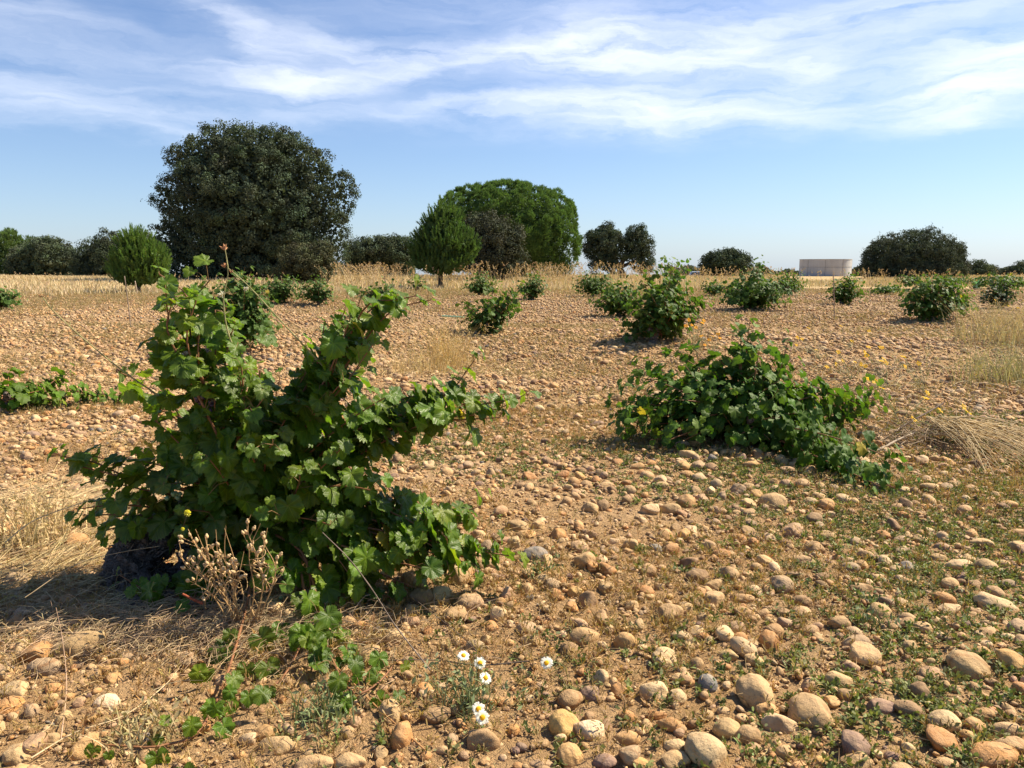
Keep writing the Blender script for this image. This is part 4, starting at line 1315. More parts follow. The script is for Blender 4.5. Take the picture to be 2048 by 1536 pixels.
# far hedge line beyond the crest, read as one mass
def far_wood():
    rng = np.random.default_rng(77)
    P = []
    for (x0, x1, yt, Y) in ((1330, 1620, 538, 150), (1690, 1800, 534, 160), (1880, 2200, 536, 170), (-200, 150, 534, 150), (640, 830, 530, 150), (1120, 1330, 552, 150)):
        n = int((x1 - x0) * 22)
        x = rng.uniform(x0, x1, n)
        top = yt + 5 * np.sin(x * .045) + 4 * np.sin(x * .13 + 1) + rng.normal(0, 1.2, n)
        y = top + rng.random(n) * np.clip(566 - top, 4, None)
        for a, b in zip(x, y):
            P.append(pt(a, b, Y + rng.uniform(-8, 8)))
    P = np.array(P)
    V, F = leaf_cloud(rng, P, sphere_dirs(rng, len(P)), np.full(len(P), .7))
    C = np.repeat(np.array([.085, .10, .07]) * rng.uniform(.75, 1.25, (len(P), 1)), 4, axis=0)
    tag(link('woodland', mesh_np('woodland', V, F, C, smooth=False), M_OAK), 'distant line of trees along the horizon', 'woodland', kind='stuff')
far_wood()

# ------------------------------------------------------------------ concrete tank
def tank():
    m, t = mat('concrete')
    p = pos(t)
    a = t.noise(p, .9, 5, .6)
    b = t.noise(p, 9, 5, .7)
    sc = t.new('ShaderNodeMapping')
    sc.inputs['Scale'].default_value = (2.2, 2.2, .12)
    t.l.new(p, sc.inputs[0])
    st = t.noise(sc.outputs[0], 2.0, 5, .6)
    col = t.ramp(a, ((.3, (.43, .44, .44)), (.7, (.53, .54, .53))))
    col = t.mix(t.ramp(st, ((.5, 0), (.75, .35))), col, (.34, .30, .25))
    col = t.mix(t.ramp(b, ((.5, 0), (.8, .3))), col, (.25, .22, .18))
    t.l.new(col, t.b.inputs['Base Color'])
    t.b.inputs['Roughness'].default_value = .9
    t.l.new(bump(t, b, .4, .02), t.b.inputs['Normal'])
    Y = 84.0
    r = 50 * Y / FPX
    c0 = pt(1649, 560, Y + r)
    zt = pt(1649, 518, Y)[2]
    g0 = np.array([c0[0], Y + r, float(hgt(c0[0], Y + r)) - .3])
    root = empty('water_tank', g0, 'round open concrete water tank with panel seams', 'water tank')
    H = zt - g0[2]
    n = 96
    prof = [(r, 0), (r, H * .60 - .04), (r - .06, H * .60 - .03), (r - .06, H * .60 + .03), (r, H * .60 + .04), (r, H - .06), (r + .03, H - .05), (r + .03, H), (r - .22, H), (r - .22, .1)]
    V, F = [], []
    for i in range(n):
        a = 2 * math.pi * i / n
        for rr, z in prof:
            V.append((rr * math.cos(a), rr * math.sin(a), z))
    k = len(prof)
    for i in range(n):
        j = (i + 1) % n
        for q in range(k - 1):
            F.append((i * k + q, j * k + q, j * k + q + 1, i * k + q + 1))
    o = link('wall', mesh_np('wall', np.array(V), np.array(F), smooth=False), m, root)
    md, td = mat('joint_seal')
    td.b.inputs['Base Color'].default_value = (.27, .25, .22, 1)
    td.b.inputs['Roughness'].default_value = .9
    for i in range(9):
        a = 2 * math.pi * (i + .2) / 9
        ca, sa = math.cos(a), math.sin(a)
        e = np.array([-sa, ca, 0]) * .020
        c = np.array([ca, sa, 0])
        P = [c * (r - .01) - e, c * (r - .01) + e, c * (r + .014) + e, c * (r + .014) - e]
        Vv = np.array([q + np.array([0, 0, z]) for z in (.1, H - .09) for q in P])
        Ff = np.array([(0, 1, 2, 3), (4, 7, 6, 5), (0, 4, 5, 1), (1, 5, 6, 2), (2, 6, 7, 3), (3, 7, 4, 0)])
        link('seam', mesh_np('seam', Vv, Ff, smooth=False), md, root)
tank()

def far_car():
    Y = 118.0
    c = pt(1390, 547, Y)
    z0 = pt(1390, 543, Y)[2] - 1.45
    g = np.array([c[0], Y, z0])
    root = empty('car', g, 'tiny pale blue car half hidden by dry grass left of the small oak clump', 'car')
    def body(name, prof, hw, mat_c, rough):
        m, t = mat(name + '_paint')
        t.b.inputs['Base Color'].default_value = tuple(mat_c) + (1,)
        t.b.inputs['Roughness'].default_value = rough
        n = len(prof)
        V = np.array([(x, s * hw * k, z) for s in (-1, 1) for x, z, k in prof])
        F = [tuple(range(n))[::-1], tuple(range(n, 2 * n))] + [(i, (i + 1) % n, n + (i + 1) % n, n + i) for i in range(n)]
        me = bpy.data.meshes.new(name)
        me.from_pydata(V.tolist(), [], F)
        link(name, me, m, root)
    body('body', [(-1.05, .30, 1), (1.05, .30, 1), (1.05, .75, 1), (.95, .92, .97), (-.95, .92, .97), (-1.05, .75, 1)], .8, (.22, .36, .60), .3)
    body('cabin', [(-.80, .921, .92), (.80, .921, .92), (.62, 1.38, .78), (-.62, 1.38, .78)], .8, (.05, .07, .09), .1)
    body('roof', [(-.62, 1.382, .78), (.62, 1.382, .78), (.55, 1.45, .7), (-.55, 1.45, .7)], .8, (.40, .52, .70), .3)
    mt, tt = mat('rubber'); tt.b.inputs['Base Color'].default_value = (.02, .02, .02, 1)
    for sx in (-.75, .75):
        for sy in (-.72, .72):
            V, F = tube(np.array([(sx, sy - .09, .3), (sx, sy + .09, .3)]), .3, 16)
            V = np.concatenate([V, [(sx, sy - .09, .3), (sx, sy + .09, .3)]])
            F = np.concatenate([F, [(32, q, (q + 1) % 16, (q + 1) % 16) for q in range(16)], [(33, 16 + (q + 1) % 16, 16 + q, 16 + q) for q in range(16)]])
            m_ = MB(); m_.add(V, F, (.02, .02, .02))
            link('wheel', m_.mesh('wheel', False), mt, root)
far_car()

# ------------------------------------------------------------------ grasses and weeds
def blades(rng, x, y, h, w0, lean, col, nseg=3, z0=None, curl=.5):
    """tapered bending ribbons rooted at x,y; returns V,F(quads),C"""
    n = len(x)
    z = hgt(x, y) - .01 if z0 is None else z0
    base = np.stack([x, y, z], -1)
    a = rng.uniform(0, 2 * np.pi, n)
    L = np.stack([np.cos(a), np.sin(a), np.zeros(n)], -1) * (lean * rng.uniform(.2, 1.6, n))[:, None]
    b = rng.uniform(0, 2 * np.pi, n)
    S_ = np.stack([np.cos(b), np.sin(b), np.zeros(n)], -1)
    rows = []
    for i in range(nseg + 1):
        t = i / nseg
        c = base + np.array([0, 0, 1.]) * (h * (t - curl * .35 * t * t * np.clip(lean, 0, 1)))[:, None] + L * (h * (t ** 1.8))[:, None]
        ww = (w0 * (1 - t * .88))[:, None] * S_
        rows += [c - ww, c + ww]
    V = np.stack(rows, 1)
    k = 2 * (nseg + 1)
    f = np.array([(2 * i, 2 * i + 1, 2 * i + 3, 2 * i + 2) for i in range(nseg)])
    F = (f[None] + (np.arange(n) * k)[:, None, None]).reshape(-1, 4)
    return V.reshape(-1, 3), F, np.repeat(col, k, axis=0)

def straw_cols(rng, n, base=(.50, .36, .16)):
    return np.array(base) * rng.uniform(.6, 1.25, (n, 1)) * (1 + rng.normal(0, .04, (n, 3)))

def far_grass():
    rng = np.random.default_rng(31)
    # low dry sward
    n = 150000
    y = np.sqrt(rng.uniform(27 ** 2, 84 ** 2, n)); x = rng.uniform(-.80, .80, n) * y
    edge = 33 + 9 * (fld(x, y * 0, .06) - .5) * 2 + 3 * (fld(x, y, .3, 3) - .5)
    px = 1024 + x / y * FPX
    edge = edge + np.where(px > 1400, 5, 0)
    k = (y > edge) & ~((px > 1570) & (px < 1725) & (y > 58))
    x, y, px = x[k], y[k], px[k]
    n = len(x)
    h = rng.uniform(.06, .30, n) * (.6 + .8 * fld(x, y, .25))
    V1, F1, C1 = blades(rng, x, y, h, np.full(n, .014) * (1 + y / 60), np.full(n, .35), straw_cols(rng, n, (.56, .45, .28)), 2)
    o = link('dry_grass', mesh_np('dry_grass', V1, F1, C1, smooth=False), M_DRY)
    tag(o, 'low straw coloured grass between the vines and the trees', 'grass', kind='stuff')
    # tall seeded stalks
    n = 15000
    y = rng.uniform(38, 66, n); x = rng.uniform(-.70, .75, n) * y
    px = 1024 + x / y * FPX
    dens = np.interp(px, [0, 200, 640, 660, 830, 870, 1100, 1180, 1300, 1330, 1420, 1580, 1600, 1700, 1850, 2048], [.06, .05, .05, .9, 1, .6, 1, .55, .8, .25, .5, .5, .12, .2, .25, .1])
    dens = np.where((px > 1590) & (px < 1705), .05, dens)
    dens = dens * np.clip(2.6 * (fld(x, y, .9, 2) - .32), .05, 1.2) * .7
    k = rng.random(n) < dens
    x, y, px = x[k], y[k], px[k]
    n = len(x)
    h = rng.uniform(.4, 1.6, n) * np.interp(px, [0, 600, 660, 1300, 1400, 2048], [.55, .6, 1, 1.05, .85, .6])
    V2, F2, C2 = blades(rng, x, y, h, np.full(n, .014), np.full(n, .42), straw_cols(rng, n, (.50, .39, .24)), 4, curl=.8)
    # plumes at the tips
    tip = V2.reshape(n, 10, 3)[:, 8]
    pre = V2.reshape(n, 10, 3)[:, 6]
    dirn = norm(tip - pre + rng.normal(0, .05, tip.shape))
    m = 9
    q = tip[:, None] - dirn[:, None] * rng.uniform(0, .34, (n, m))[:, :, None] + rng.normal(0, .02, (n, m, 3))
    Vq, Fq = leaf_cloud(rng, q.reshape(-1, 3), sphere_dirs(rng, n * m), np.full(n * m, .085), .5)
    V = np.concatenate([V2, Vq]); F = np.concatenate([F2, Fq + len(V2)])
    C = np.concatenate([C2, np.repeat(straw_cols(rng, n * m, (.48, .35, .20)), 4, axis=0)])
    o = link('tall_grass', mesh_np('tall_grass', V, F, C, smooth=False), M_DRY)
    tag(o, 'tall dry seeded grass standing in front of the trees', 'grass', kind='stuff')
far_grass()

def sprig_template(rng, nl, kind):
    """little ground plant: short stems with rounded leaves; unit size"""
    V, F, C = [], [], []
    def quad(p, t, n_, l, w_, c):
        s = np.cross(t, n_); s = s / (np.linalg.norm(s) + 1e-9)
        b = len(V)
        V.extend([p, p + t * l * .35 + s * w_ * .38, p + t * l * .8 + s * w_ * .42, p + t * l, p + t * l * .8 - s * w_ * .42, p + t * l * .35 - s * w_ * .38])
        C.extend([c] * 6)
        F.extend([(b, b + 1, b + 2), (b, b + 2, b + 3), (b, b + 3, b + 4), (b, b + 4, b + 5)])
    nst = 4 if kind == 'purslane' else 3
    for s_ in range(nst):
        a = rng.uniform(0, 6.28); el = rng.uniform(.2, 1.1) if kind == 'purslane' else rng.uniform(.7, 1.4)
        d = np.array([math.cos(a) * math.cos(el), math.sin(a) * math.cos(el), math.sin(el)])
        L = rng.uniform(.5, 1.0)
        side = norm(np.cross(d, rng.normal(size=3)))
        b = len(V)
        V.extend([side * .018, -side * .018, d * L]); C.extend([(0, 1, 0)] * 3); F.append((b, b + 1, b + 2))
        m = nl // nst
        for i in range(m):
            t = (i + 1) / m
            p = d * L * t
            ld = norm(rng.normal(size=3) + d * .8 + np.array([0, 0, .5]))
            nn = norm(np.array([0, 0, 1.2]) + rng.normal(0, .5, 3))
            nn = norm(nn - ld * np.dot(nn, ld))
            if kind == 'purslane':
                quad(p, ld, nn, rng.uniform(.26, .42), rng.uniform(.16, .24), (1, 0, 0))
            else:
                quad(p, ld, nn, rng.uniform(.25, .5), rng.uniform(.05, .1), (1, 0, 0))
    return np.array(V), np.array(F), np.array(C, float)

def scatter_sprigs(name, label, seed, kind, y0, y1, dens, size, leafc, stemc, keep, nl=20, cat='weeds', nt=10, cvar=.25):
    rng = np.random.default_rng(seed)
    tl = [sprig_template(rng, nl, kind) for _ in range(nt)]
    x, y = scatter_xy(rng, y0, y1, dens, keep)
    n = len(x)
    s = size * rng.uniform(.6, 1.3, n)
    M = rot_random(n, rng, .15) * s[:, None, None]
    T = np.stack([x, y, hgt(x, y) + .002], -1)
    idx = rng.integers(0, nt, n)
    V, F, _, _ = inst([(a, b) for a, b, _ in tl], idx, M, T, np.zeros((n, 3)))
    cols = []
    for ti in range(nt):
        s_ = np.nonzero(idx == ti)[0]
        if not len(s_):
            continue
        lc = np.array(leafc) * rng.uniform(1 - cvar, 1 + cvar, (len(s_), 1)) * (1 + rng.normal(0, .06, (len(s_), 3)))
        w_ = tl[ti][2][:, 0][None, :, None]
        jit = rng.uniform(.8, 1.2, (len(s_), len(tl[ti][0]), 1))
        cols.append((lc[:, None] * w_ * jit + np.array(stemc)[None, None] * (1 - w_)).reshape(-1, 3))
    C = np.concatenate(cols)
    tag(link(name, mesh_np(name, V, F, C, smooth=False), M_WEED), label, cat, kind='stuff')

def right_heavy(x, y):
    return np.clip(.15 + .55 * (x + .1) / np.maximum(y, 1) * 2.2 + 1.1 * (fld(x, y, 1.3) - .42), 0, 1) * np.clip(1.5 - y / 5.5, .15, 1)
scatter_sprigs('purslane', 'green purslane creeping between the cobbles', 41, 'purslane', 1.35, 6.5, 820, .036, (.15, .175, .055), (.30, .12, .06), right_heavy, 24, cvar=.35)
scatter_sprigs('weeds', 'low rusty brown dying weeds over the soil', 42, 'thin', 1.35, 6.5, 800, .042, (.30, .20, .075), (.30, .14, .06), lambda x, y: np.clip(.25 + 1.6 * (fld(x, y, 1.0, 4) - .4), 0, 1), 15)
scatter_sprigs('weeds', 'olive and brown weeds over the middle of the field', 43, 'thin', 6.0, 16, 150, .065, (.24, .19, .08), (.28, .17, .08), lambda x, y: np.clip(.3 + 2.2 * (fld(x, y, .7, 2) - .42), .1, 1), 12)
scatter_sprigs('weeds', 'sparse olive weeds over the far rows', 44, 'thin', 16, 38, 42, .12, (.27, .21, .10), (.30, .20, .10), lambda x, y: np.clip(.3 + 2.2 * (fld(x, y, .35, 1) - .42), .1, 1), 12)

def straw_litter(name, label, seed, n, xy, length, rad, base, up=.12, zoff=.01, heading=None, curve=.25, hvar=.6):
    rng = np.random.default_rng(seed)
    x, y = xy(rng, n)
    n = len(x)
    a = rng.uniform(0, 6.28, n) if heading is None else heading + rng.normal(0, hvar, n)
    L = length * rng.uniform(.4, 1.3, n)
    el = np.abs(rng.normal(0, up, n))
    d = np.stack([np.cos(a) * np.cos(el), np.sin(a) * np.cos(el), np.sin(el)], -1)
    s = np.stack([-np.sin(a), np.cos(a), np.zeros(n)], -1)
    c0 = np.stack([x, y, hgt(x, y) + zoff * rng.random(n)], -1)
    k = rng.normal(0, curve, n)
    rows = []
    for i in range(4):
        t = i / 3
        c = c0 + d * (L * t)[:, None] + s * (k * L * t * t)[:, None] - np.array([0, 0, 1.]) * (L * el * .5 * t * t)[:, None]
        w_ = (rad * (1 - .6 * t)) * np.ones(n)
        # two crossed edges give the straw some body
        rows += [c - s * w_[:, None], c + np.array([0, 0, 1.]) * w_[:, None] * 1.3, c + s * w_[:, None]]
    V = np.stack(rows, 1)
    f = np.array([(3 * i + q, 3 * i + q + 1, 3 * i + q + 4, 3 * i + q + 3) for i in range(3) for q in (0, 1)])
    F = (f[None] + (np.arange(n) * 12)[:, None, None]).reshape(-1, 4)
    C = np.repeat(straw_cols(rng, n, base), 12, axis=0)
    tag(link(name, mesh_np(name, V.reshape(-1, 3), F, C, smooth=False), M_DRY), label, 'dry litter', kind='stuff')

def patch(px, py, sx, sy):
    g = ground(px, py)
    return lambda rng, n: (g[0] + rng.normal(0, sx, n), g[1] + rng.normal(0, sy, n))
straw_litter('dry_straw', 'fine grey-brown dead stems matted in front of the vine stump', 51, 2600, patch(400, 1265, .30, .11), .11, .0014, (.44, .33, .20), 1.0, .03, curve=.8)
straw_litter('dry_straw', 'matted dead grass left of the vine stump', 52, 1500, patch(90, 1130, .32, .26), .14, .0014, (.50, .38, .20), .35, .03, heading=.6)
straw_litter('dry_straw', 'pale dead stems under the left arm of the big vine', 53, 900, patch(210, 1000, .35, .3), .22, .0013, (.58, .45, .25), .3, .03, heading=.4)
straw_litter('dry_straw', 'broken straw scattered thinly over the near soil', 56, 11000, lambda rng, n: scatter_xy(rng, 1.35, 6.5, n / (.8 * 40)), .06, .0010, (.52, .38, .19), .45, .02)
straw_litter('dry_straw', 'dead grass patch behind the big vine', 57, 1200, patch(850, 740, .9, .7), .16, .0030, (.56, .43, .23), .5, .03)
straw_litter('dry_straw', 'straw scattered over the middle of the field', 58, 9000, lambda rng, n: scatter_xy(rng, 6.5, 22, n / (.8 * 440)), .14, .003, (.52, .38, .20), .4, .03)
straw_litter('dry_straw', 'thin grey-green stems of the right edge scrub', 59, 260, patch(2045, 690, .8, 1.1), .26, .0035, (.34, .33, .16), .9, .25)
straw_litter('dry_straw', 'wiry pale stems among the yellow flowers', 60, 900, patch(1740, 750, 1.3, 1.3), .20, .0030, (.46, .40, .24), .8, .1)

def straw_fan():
    rng = np.random.default_rng(91)
    m_ = MB()
    for _ in range(90):
        a = ptg(rng.uniform(1850, 1930), rng.uniform(845, 885), 5.3) + (0, 0, .05)
        b = ground(rng.uniform(1950, 2130), rng.uniform(885, 965)) + (0, 0, .02)
        c = (a + b) / 2 + np.array([rng.normal(0, .05), rng.normal(0, .05), rng.uniform(.05, .16)])
        m_.tube(bez(a, c, b, 9), np.linspace(.0038, .0016, 9), 4, np.array([.64, .51, .30]) * rng.uniform(.65, 1.15))
    tag(link('dry_straw', m_.mesh('dry_straw'), M_DRY), 'fan of long pale straw lying at the right edge', 'dry litter', kind='stuff')
    for (px, py, n, R_, H_, col, lab) in ((1830, 885, 230, .30, .10, (.34, .26, .17), 'tangle of brown dead twigs right of the wide low vine'), (1960, 870, 150, .30, .08, (.42, .33, .22), 'tangle of grey dead stems behind the straw fan')):
        g = ground(px, py)
        m_ = MB()
        for _ in range(n):
            p = g + np.array([rng.normal(0, R_ * .6), rng.normal(0, R_ * .45), 0])
            p[2] = float(hgt(p[0], p[1])) + rng.uniform(0, H_)
            d = norm(rng.normal(size=3) * (1, 1, .35)) * rng.uniform(.06, .2)
            q = p + d; q[2] = max(q[2], float(hgt(q[0], q[1])) + .005)
            m_.tube(bez(p, (p + q) / 2 + rng.normal(0, .03, 3) + (0, 0, .02), q, 6), np.linspace(.0030, .0014, 6), 4, np.array(col) * rng.uniform(.5, 1.4))
        tag(link('dry_twigs', m_.mesh('dry_twigs'), M_DRY), lab, 'dry litter', kind='stuff')
straw_fan()

def tuft(px, py, n, h, spread, label, base=(.58, .43, .21), seed=61, w0=.0028):
    rng = np.random.default_rng(seed)
    g = ground(px, py)
    x = g[0] + rng.normal(0, spread, n); y = g[1] + rng.normal(0, spread, n)
    V, F, C = blades(rng, x, y, h * rng.uniform(.4, 1.1, n), np.full(n, w0), np.full(n, .5), straw_cols(rng, n, base), 5)
    m = n // 3
    tip = V.reshape(n, 12, 3)[:m, 10]
    q = tip[:, None] + rng.normal(0, .012, (m, 8, 3)) - np.array([0, 0, 1]) * rng.uniform(0, .09, (m, 8))[:, :, None]
    Vq, Fq = leaf_cloud(rng, q.reshape(-1, 3), sphere_dirs(rng, m * 8), np.full(m * 8, .022), .4)
    V = np.concatenate([V, Vq]); F = np.concatenate([F, Fq + n * 12]); C = np.concatenate([C, np.repeat(straw_cols(rng, m * 8, base), 4, axis=0)])
    o = link('dry_grass_tuft', mesh_np('dry_grass_tuft', V, F, C, smooth=False), M_DRY)
    tag(o, label, 'grass tuft')
tuft(895, 735, 420, .62, .16, 'golden dry grass tuft beside the V shaped vine')
tuft(840, 745, 260, .30, .25, 'low pale dry grass tuft behind the right arm of the big vine', seed=62)
tuft(60, 1090, 160, .30, .07, 'dry grass tuft with drooping seed heads at the left edge', (.55, .42, .22), 63)
tuft(1650, 905, 200, .20, .14, 'green and straw grass tuft at the right foot of the wide low vine', (.20, .22, .09), 64)
tuft(2025, 765, 420, .50, .28, 'olive and straw wiry grass clump cut by the right edge', (.40, .37, .19), 72, .004)
tuft(2030, 690, 420, .75, .42, 'taller straw coloured grass clump at the right edge, farther back', (.50, .41, .24), 73, .006)
tuft(1990, 650, 260, .40, .30, 'low pale grass clump below the dark vine at right', (.50, .41, .22), 74)
tuft(1440, 655, 120, .35, .12, 'brown dry grass tuft right of the tallest middle vine', (.42, .30, .16), 65)
tuft(1395, 690, 120, .3, .12, 'grey dry weed tuft at the foot of the tallest middle vine', (.36, .28, .17), 66)
tuft(1080, 1150, 26, .12, .04, 'sparse green grass tuft between cobbles right of the big vine', (.16, .20, .08), 67)
tuft(930, 1420, 60, .16, .032, 'thin grey-green grass tuft among the daisies', (.22, .26, .13), 68)
tuft(640, 1440, 60, .15, .045, 'thin green grass tuft at the bottom, left of the daisies', (.20, .24, .11), 69)
tuft(1740, 1250, 40, .07, .03, 'short bluish green grass tuft among the right foreground cobbles', (.15, .19, .09), 70)
tuft(300, 1480, 60, .12, .05, 'thin dry grass tuft at the bottom left behind low vine leaves', (.42, .35, .18), 71)

# --- daisies ----------------------------------------------------------------
def sub_obj(name, mb_, mat_, parent, origin, smooth=True):
    o = link(name, mb_.mesh(name, smooth), mat_, parent)
    o.location = -Vector([float(v) for v in origin])
    return o

def daisy(px, py, Y, face, label, bend, size=.0175):
    rng = np.random.default_rng(int(px))
    Y = ground(px, py)[1] * .945
    c = pt(px, py, Y)
    g = np.array([c[0] + bend, Y + .04, 0.0]); g[2] = float(hgt(g[0], g[1]))
    root = empty('daisy', g, label, 'daisy', 'white daisies in the foreground')
    st = MB()
    st.tube(bez(g, (g + c) / 2 + np.array([bend * .4, 0, .03]), c, 10), np.linspace(.0014, .0010, 10), 5, (.16, .20, .08))
    for _ in range(8):
        t = rng.uniform(.1, .8); p = g * (1 - t) + c * t
        d = norm(rng.normal(size=3) + (0, 0, .4))
        st.tube(np.stack([p, p + d * .02, p + d * .035 + (0, 0, .004)]), .0006, 4, (.17, .22, .09))
    sub_obj('stem', st, M_WEED, root, g)
    fn = norm(np.array(face, float))
    Fm = frames(fn[None], np.array([[.3, .2, 1.]]))[0]
    n = 19
    for i in range(n):
        a = 2 * math.pi * i / n + rng.normal(0, .05)
        l = size * rng.uniform(.85, 1.08); w_ = size * .17
        rows = []
        for t, ww, z in ((.28, .6, .0), (.55, 1.0, .05), (.85, .85, .02 + rng.normal(0, .06)), (1.0, .35, -.06 + rng.normal(0, .08))):
            rows += [np.array([t * l, -ww * w_, z * size]), np.array([t * l, 0, z * size + .0004]), np.array([t * l, ww * w_, z * size])]
        P = np.array(rows)
        ca, sa = math.cos(a), math.sin(a)
        P = P @ np.array([[ca, sa, 0], [-sa, ca, 0], [0, 0, 1]])
        P = P @ Fm.T + c
        m_ = MB()
        m_.add(P, np.array([(3 * k + q, 3 * k + q + 1, 3 * k + q + 4, 3 * k + q + 3) for k in range(3) for q in (0, 1)]), (.86, .86, .84))
        sub_obj('petal', m_, M_FLOWER, root, g)
    V, F, _ = ICO[3]
    V = V[:, :] * np.array([.38, .38, .22]) * size
    V = V * (1 + .07 * np.random.default_rng(1).normal(size=(len(V), 1)))
    d = MB(); d.add(V @ Fm.T + c + fn * .0012, F, (.78, .50, .02))
    sub_obj('disc', d, M_FLOWER, root, g)
daisy(927, 1311, 2.14, (.3, -.5, 1), 'white daisy farthest back, left of the daisy group', -.02)
daisy(960, 1326, 2.10, (.1, -.8, .8), 'white daisy just right of the farthest one', .0)
daisy(971, 1356, 2.06, (.5, -.6, .8), 'white daisy in the middle of the group, tilted to the right', .01)
daisy(1093, 1326, 2.12, (-.1, -.8, .9), 'white daisy standing apart on the right', .06)
daisy(957, 1418, 1.97, (.0, -.7, .9), 'upper one of the two touching white daisies', -.03)
daisy(965, 1435, 1.94, (.1, -.9, .7), 'lower one of the two touching white daisies', -.02)

# --- dead composite weed with seed heads in front of the vine ---------------
def seed_weed():
    rng = np.random.default_rng(8)
    Y = 2.28
    g = ground(478, 1290)
    g = np.array([g[0], g[1], float(hgt(g[0], g[1]))])
    root = empty('dead_weed', g, 'dead tan weed full of round seed heads before the vine stump', 'weed')
    col = (.52, .34, .16)
    stems = [[(478, 1290, 2.33), (462, 1200, Y), (440, 1130, Y), (425, 1060, Y)], [(480, 1290, 2.33), (455, 1205, Y), (400, 1150, Y), (362, 1110, Y)],
             [(478, 1290, 2.33), (465, 1200, Y), (415, 1105, Y), (375, 1062, Y)], [(490, 1290, 2.33), (522, 1200, Y), (518, 1140, Y), (492, 1060, Y), (500, 1030, Y)],
             [(478, 1290, 2.33), (468, 1195, Y), (466, 1130, Y), (452, 1060, Y)], [(495, 1290, 2.33), (528, 1190, Y), (525, 1120, Y), (535, 1055, Y)],
             [(470, 1270, 2.33), (430, 1200, Y), (400, 1175, Y), (378, 1168, Y)], [(482, 1290, 2.33), (470, 1180, Y), (480, 1140, Y), (488, 1100, Y)],
             [(495, 1290, 2.33), (550, 1150, Y), (530, 1085, Y)],
             [(480, 1290, 2.33), (450, 1180, Y), (405, 1110, Y), (392, 1060, Y)], [(480, 1290, 2.33), (470, 1190, Y), (452, 1120, Y), (460, 1055, Y)], [(478, 1290, 2.33), (440, 1190, Y), (380, 1130, Y), (357, 1085, Y)],
             [(490, 1290, 2.33), (515, 1190, Y), (500, 1110, Y), (520, 1045, Y)], [(478, 1290, 2.33), (455, 1190, Y), (430, 1120, Y), (410, 1085, Y)]]
    V, F, _ = ICO[2]
    base = MB(); base.add(V * np.array([1, 1, 1.15]), F, (.60, .43, .22))
    base.add(norm(V) * np.array([.55, .55, .5]) + np.array([0, 0, 1.1]), F, (.66, .50, .30))
    hm = base.mesh('seed_head')
    heads = 0
    for S_ in stems:
        P = spline([pt(*s) + rng.normal(0, .006, 3) for s in S_], 24)
        st = MB(); st.tube(P, np.linspace(.0024, .0008, 24), 6, col)
        # curled dead leaves
        for _ in range(4):
            k = rng.integers(4, 16); d = norm(rng.normal(size=3)); u = norm(np.cross(d, P[k + 1] - P[k]))
            L = .03
            arc = [P[k] + d * L * math.sin(t) + u * L * .5 * (1 - math.cos(t)) + np.array([0, 0, L * .5 * math.sin(t * 1.5)]) for t in np.linspace(0, 3.3, 9)]
            st.tube(np.array(arc), np.linspace(.0022, .0008, 9), 4, (.50, .34, .17))
        tips = []
        for k in range(9, 24):
            for _ in range(2 if k > 13 else 1):
                if heads + len(tips) >= 98 or len(tips) >= 7:
                    break
                d = norm(rng.normal(size=3) * (1, .6, .6) + norm(P[-1] - P[8]) * .8 + (0, 0, .6))
                q = P[k] + d * rng.uniform(.015, .065)
                if rng.random() < .55:
                    st.tube(bez(P[k], (P[k] + q) / 2 + rng.normal(0, .003, 3), q, 5), .0009, 4, col)
                    tips.append((q, d))
        sub_obj('stem', st, M_DRY, root, g)
        for q, d in tips:
            o = link('seed_head', hm, M_DRY, root, q - g)
            o.scale = (.0060, .0060, .0064) if rng.random() < .6 else (.0046, .0046, .0054)
            o.rotation_euler = Vector(d).to_track_quat('Z', 'Y').to_euler()
            heads += 1
    for (px, py, s) in ((376, 1026, .011), (366, 1058, .006)):
        c = pt(px, py, Y)
        f = MB()
        for i in range(26):
            a = i * 2.4; t = .35 + .65 * (i / 26)
            d = norm(np.array([math.cos(a) * t, -.25, math.sin(a) * t + .35]))
            sd = norm(np.cross(d, (0, 1, .3))) * s * .14
            f.add(np.array([c - sd * .5, c + d * s + -sd, c + d * s * 1.08, c + d * s + sd]), np.array([(0, 1, 2, 3)]), (.80, .78, .12))
        sub_obj('flower', f, M_FLOWER, root, g, False)
seed_weed()

# --- tall thin weeds and twigs ----------------------------------------------
def stalk(name, label, cat, wp, r0, r1, col, nodes=0, tuftc=None, buds=(), mat_=None):
    rng = np.random.default_rng(len(label))
    P = spline([ptg(*q) for q in wp], 40)
    g = P[0]
    root = empty(name, g, label, cat)
    m_ = MB(); rr = np.linspace(r0, r1, 40)
    for k in range(3, 38, 6):
        rr[k] *= 1.25
    m_.tube(P, rr, 6, col)
    for k in range(nodes):
        i = rng.integers(6, 36)
        d = norm(rng.normal(size=3) + (0, 0, .8))
        m_.tube(np.stack([P[i], P[i] + d * .012, P[i] + d * .022]), (.0016, .0012, .0004), 4, col)
    sub_obj('stem', m_, mat_ or M_DRY, root, g)
    for (px, py, Yb, s) in buds:
        c = pt(px, py, Yb)
        b = MB()
        for _ in range(6):
            d = norm(rng.normal(0, .5, 3) + np.array([0, 0, 1]))
            b.tube(np.stack([c, c + d * s * .5, c + d * s]), (s * .10, s * .16, s * .02), 5, (.42, .22, .11))
        sub_obj('seed_pod', b, M_DRY, root, g)
    if tuftc:
        for (px, py, Yb, s) in tuftc:
            c = pt(px, py, Yb)
            f = MB()
            for _ in range(26):
                d = norm(rng.normal(size=3))
                f.tube(np.stack([c, c + d * s]), (.0012, .0008), 3, (.78, .76, .72))
            sub_obj('seed_fluff', f, M_FLOWER, root, g)
    return root
STK = (.34, .33, .15)
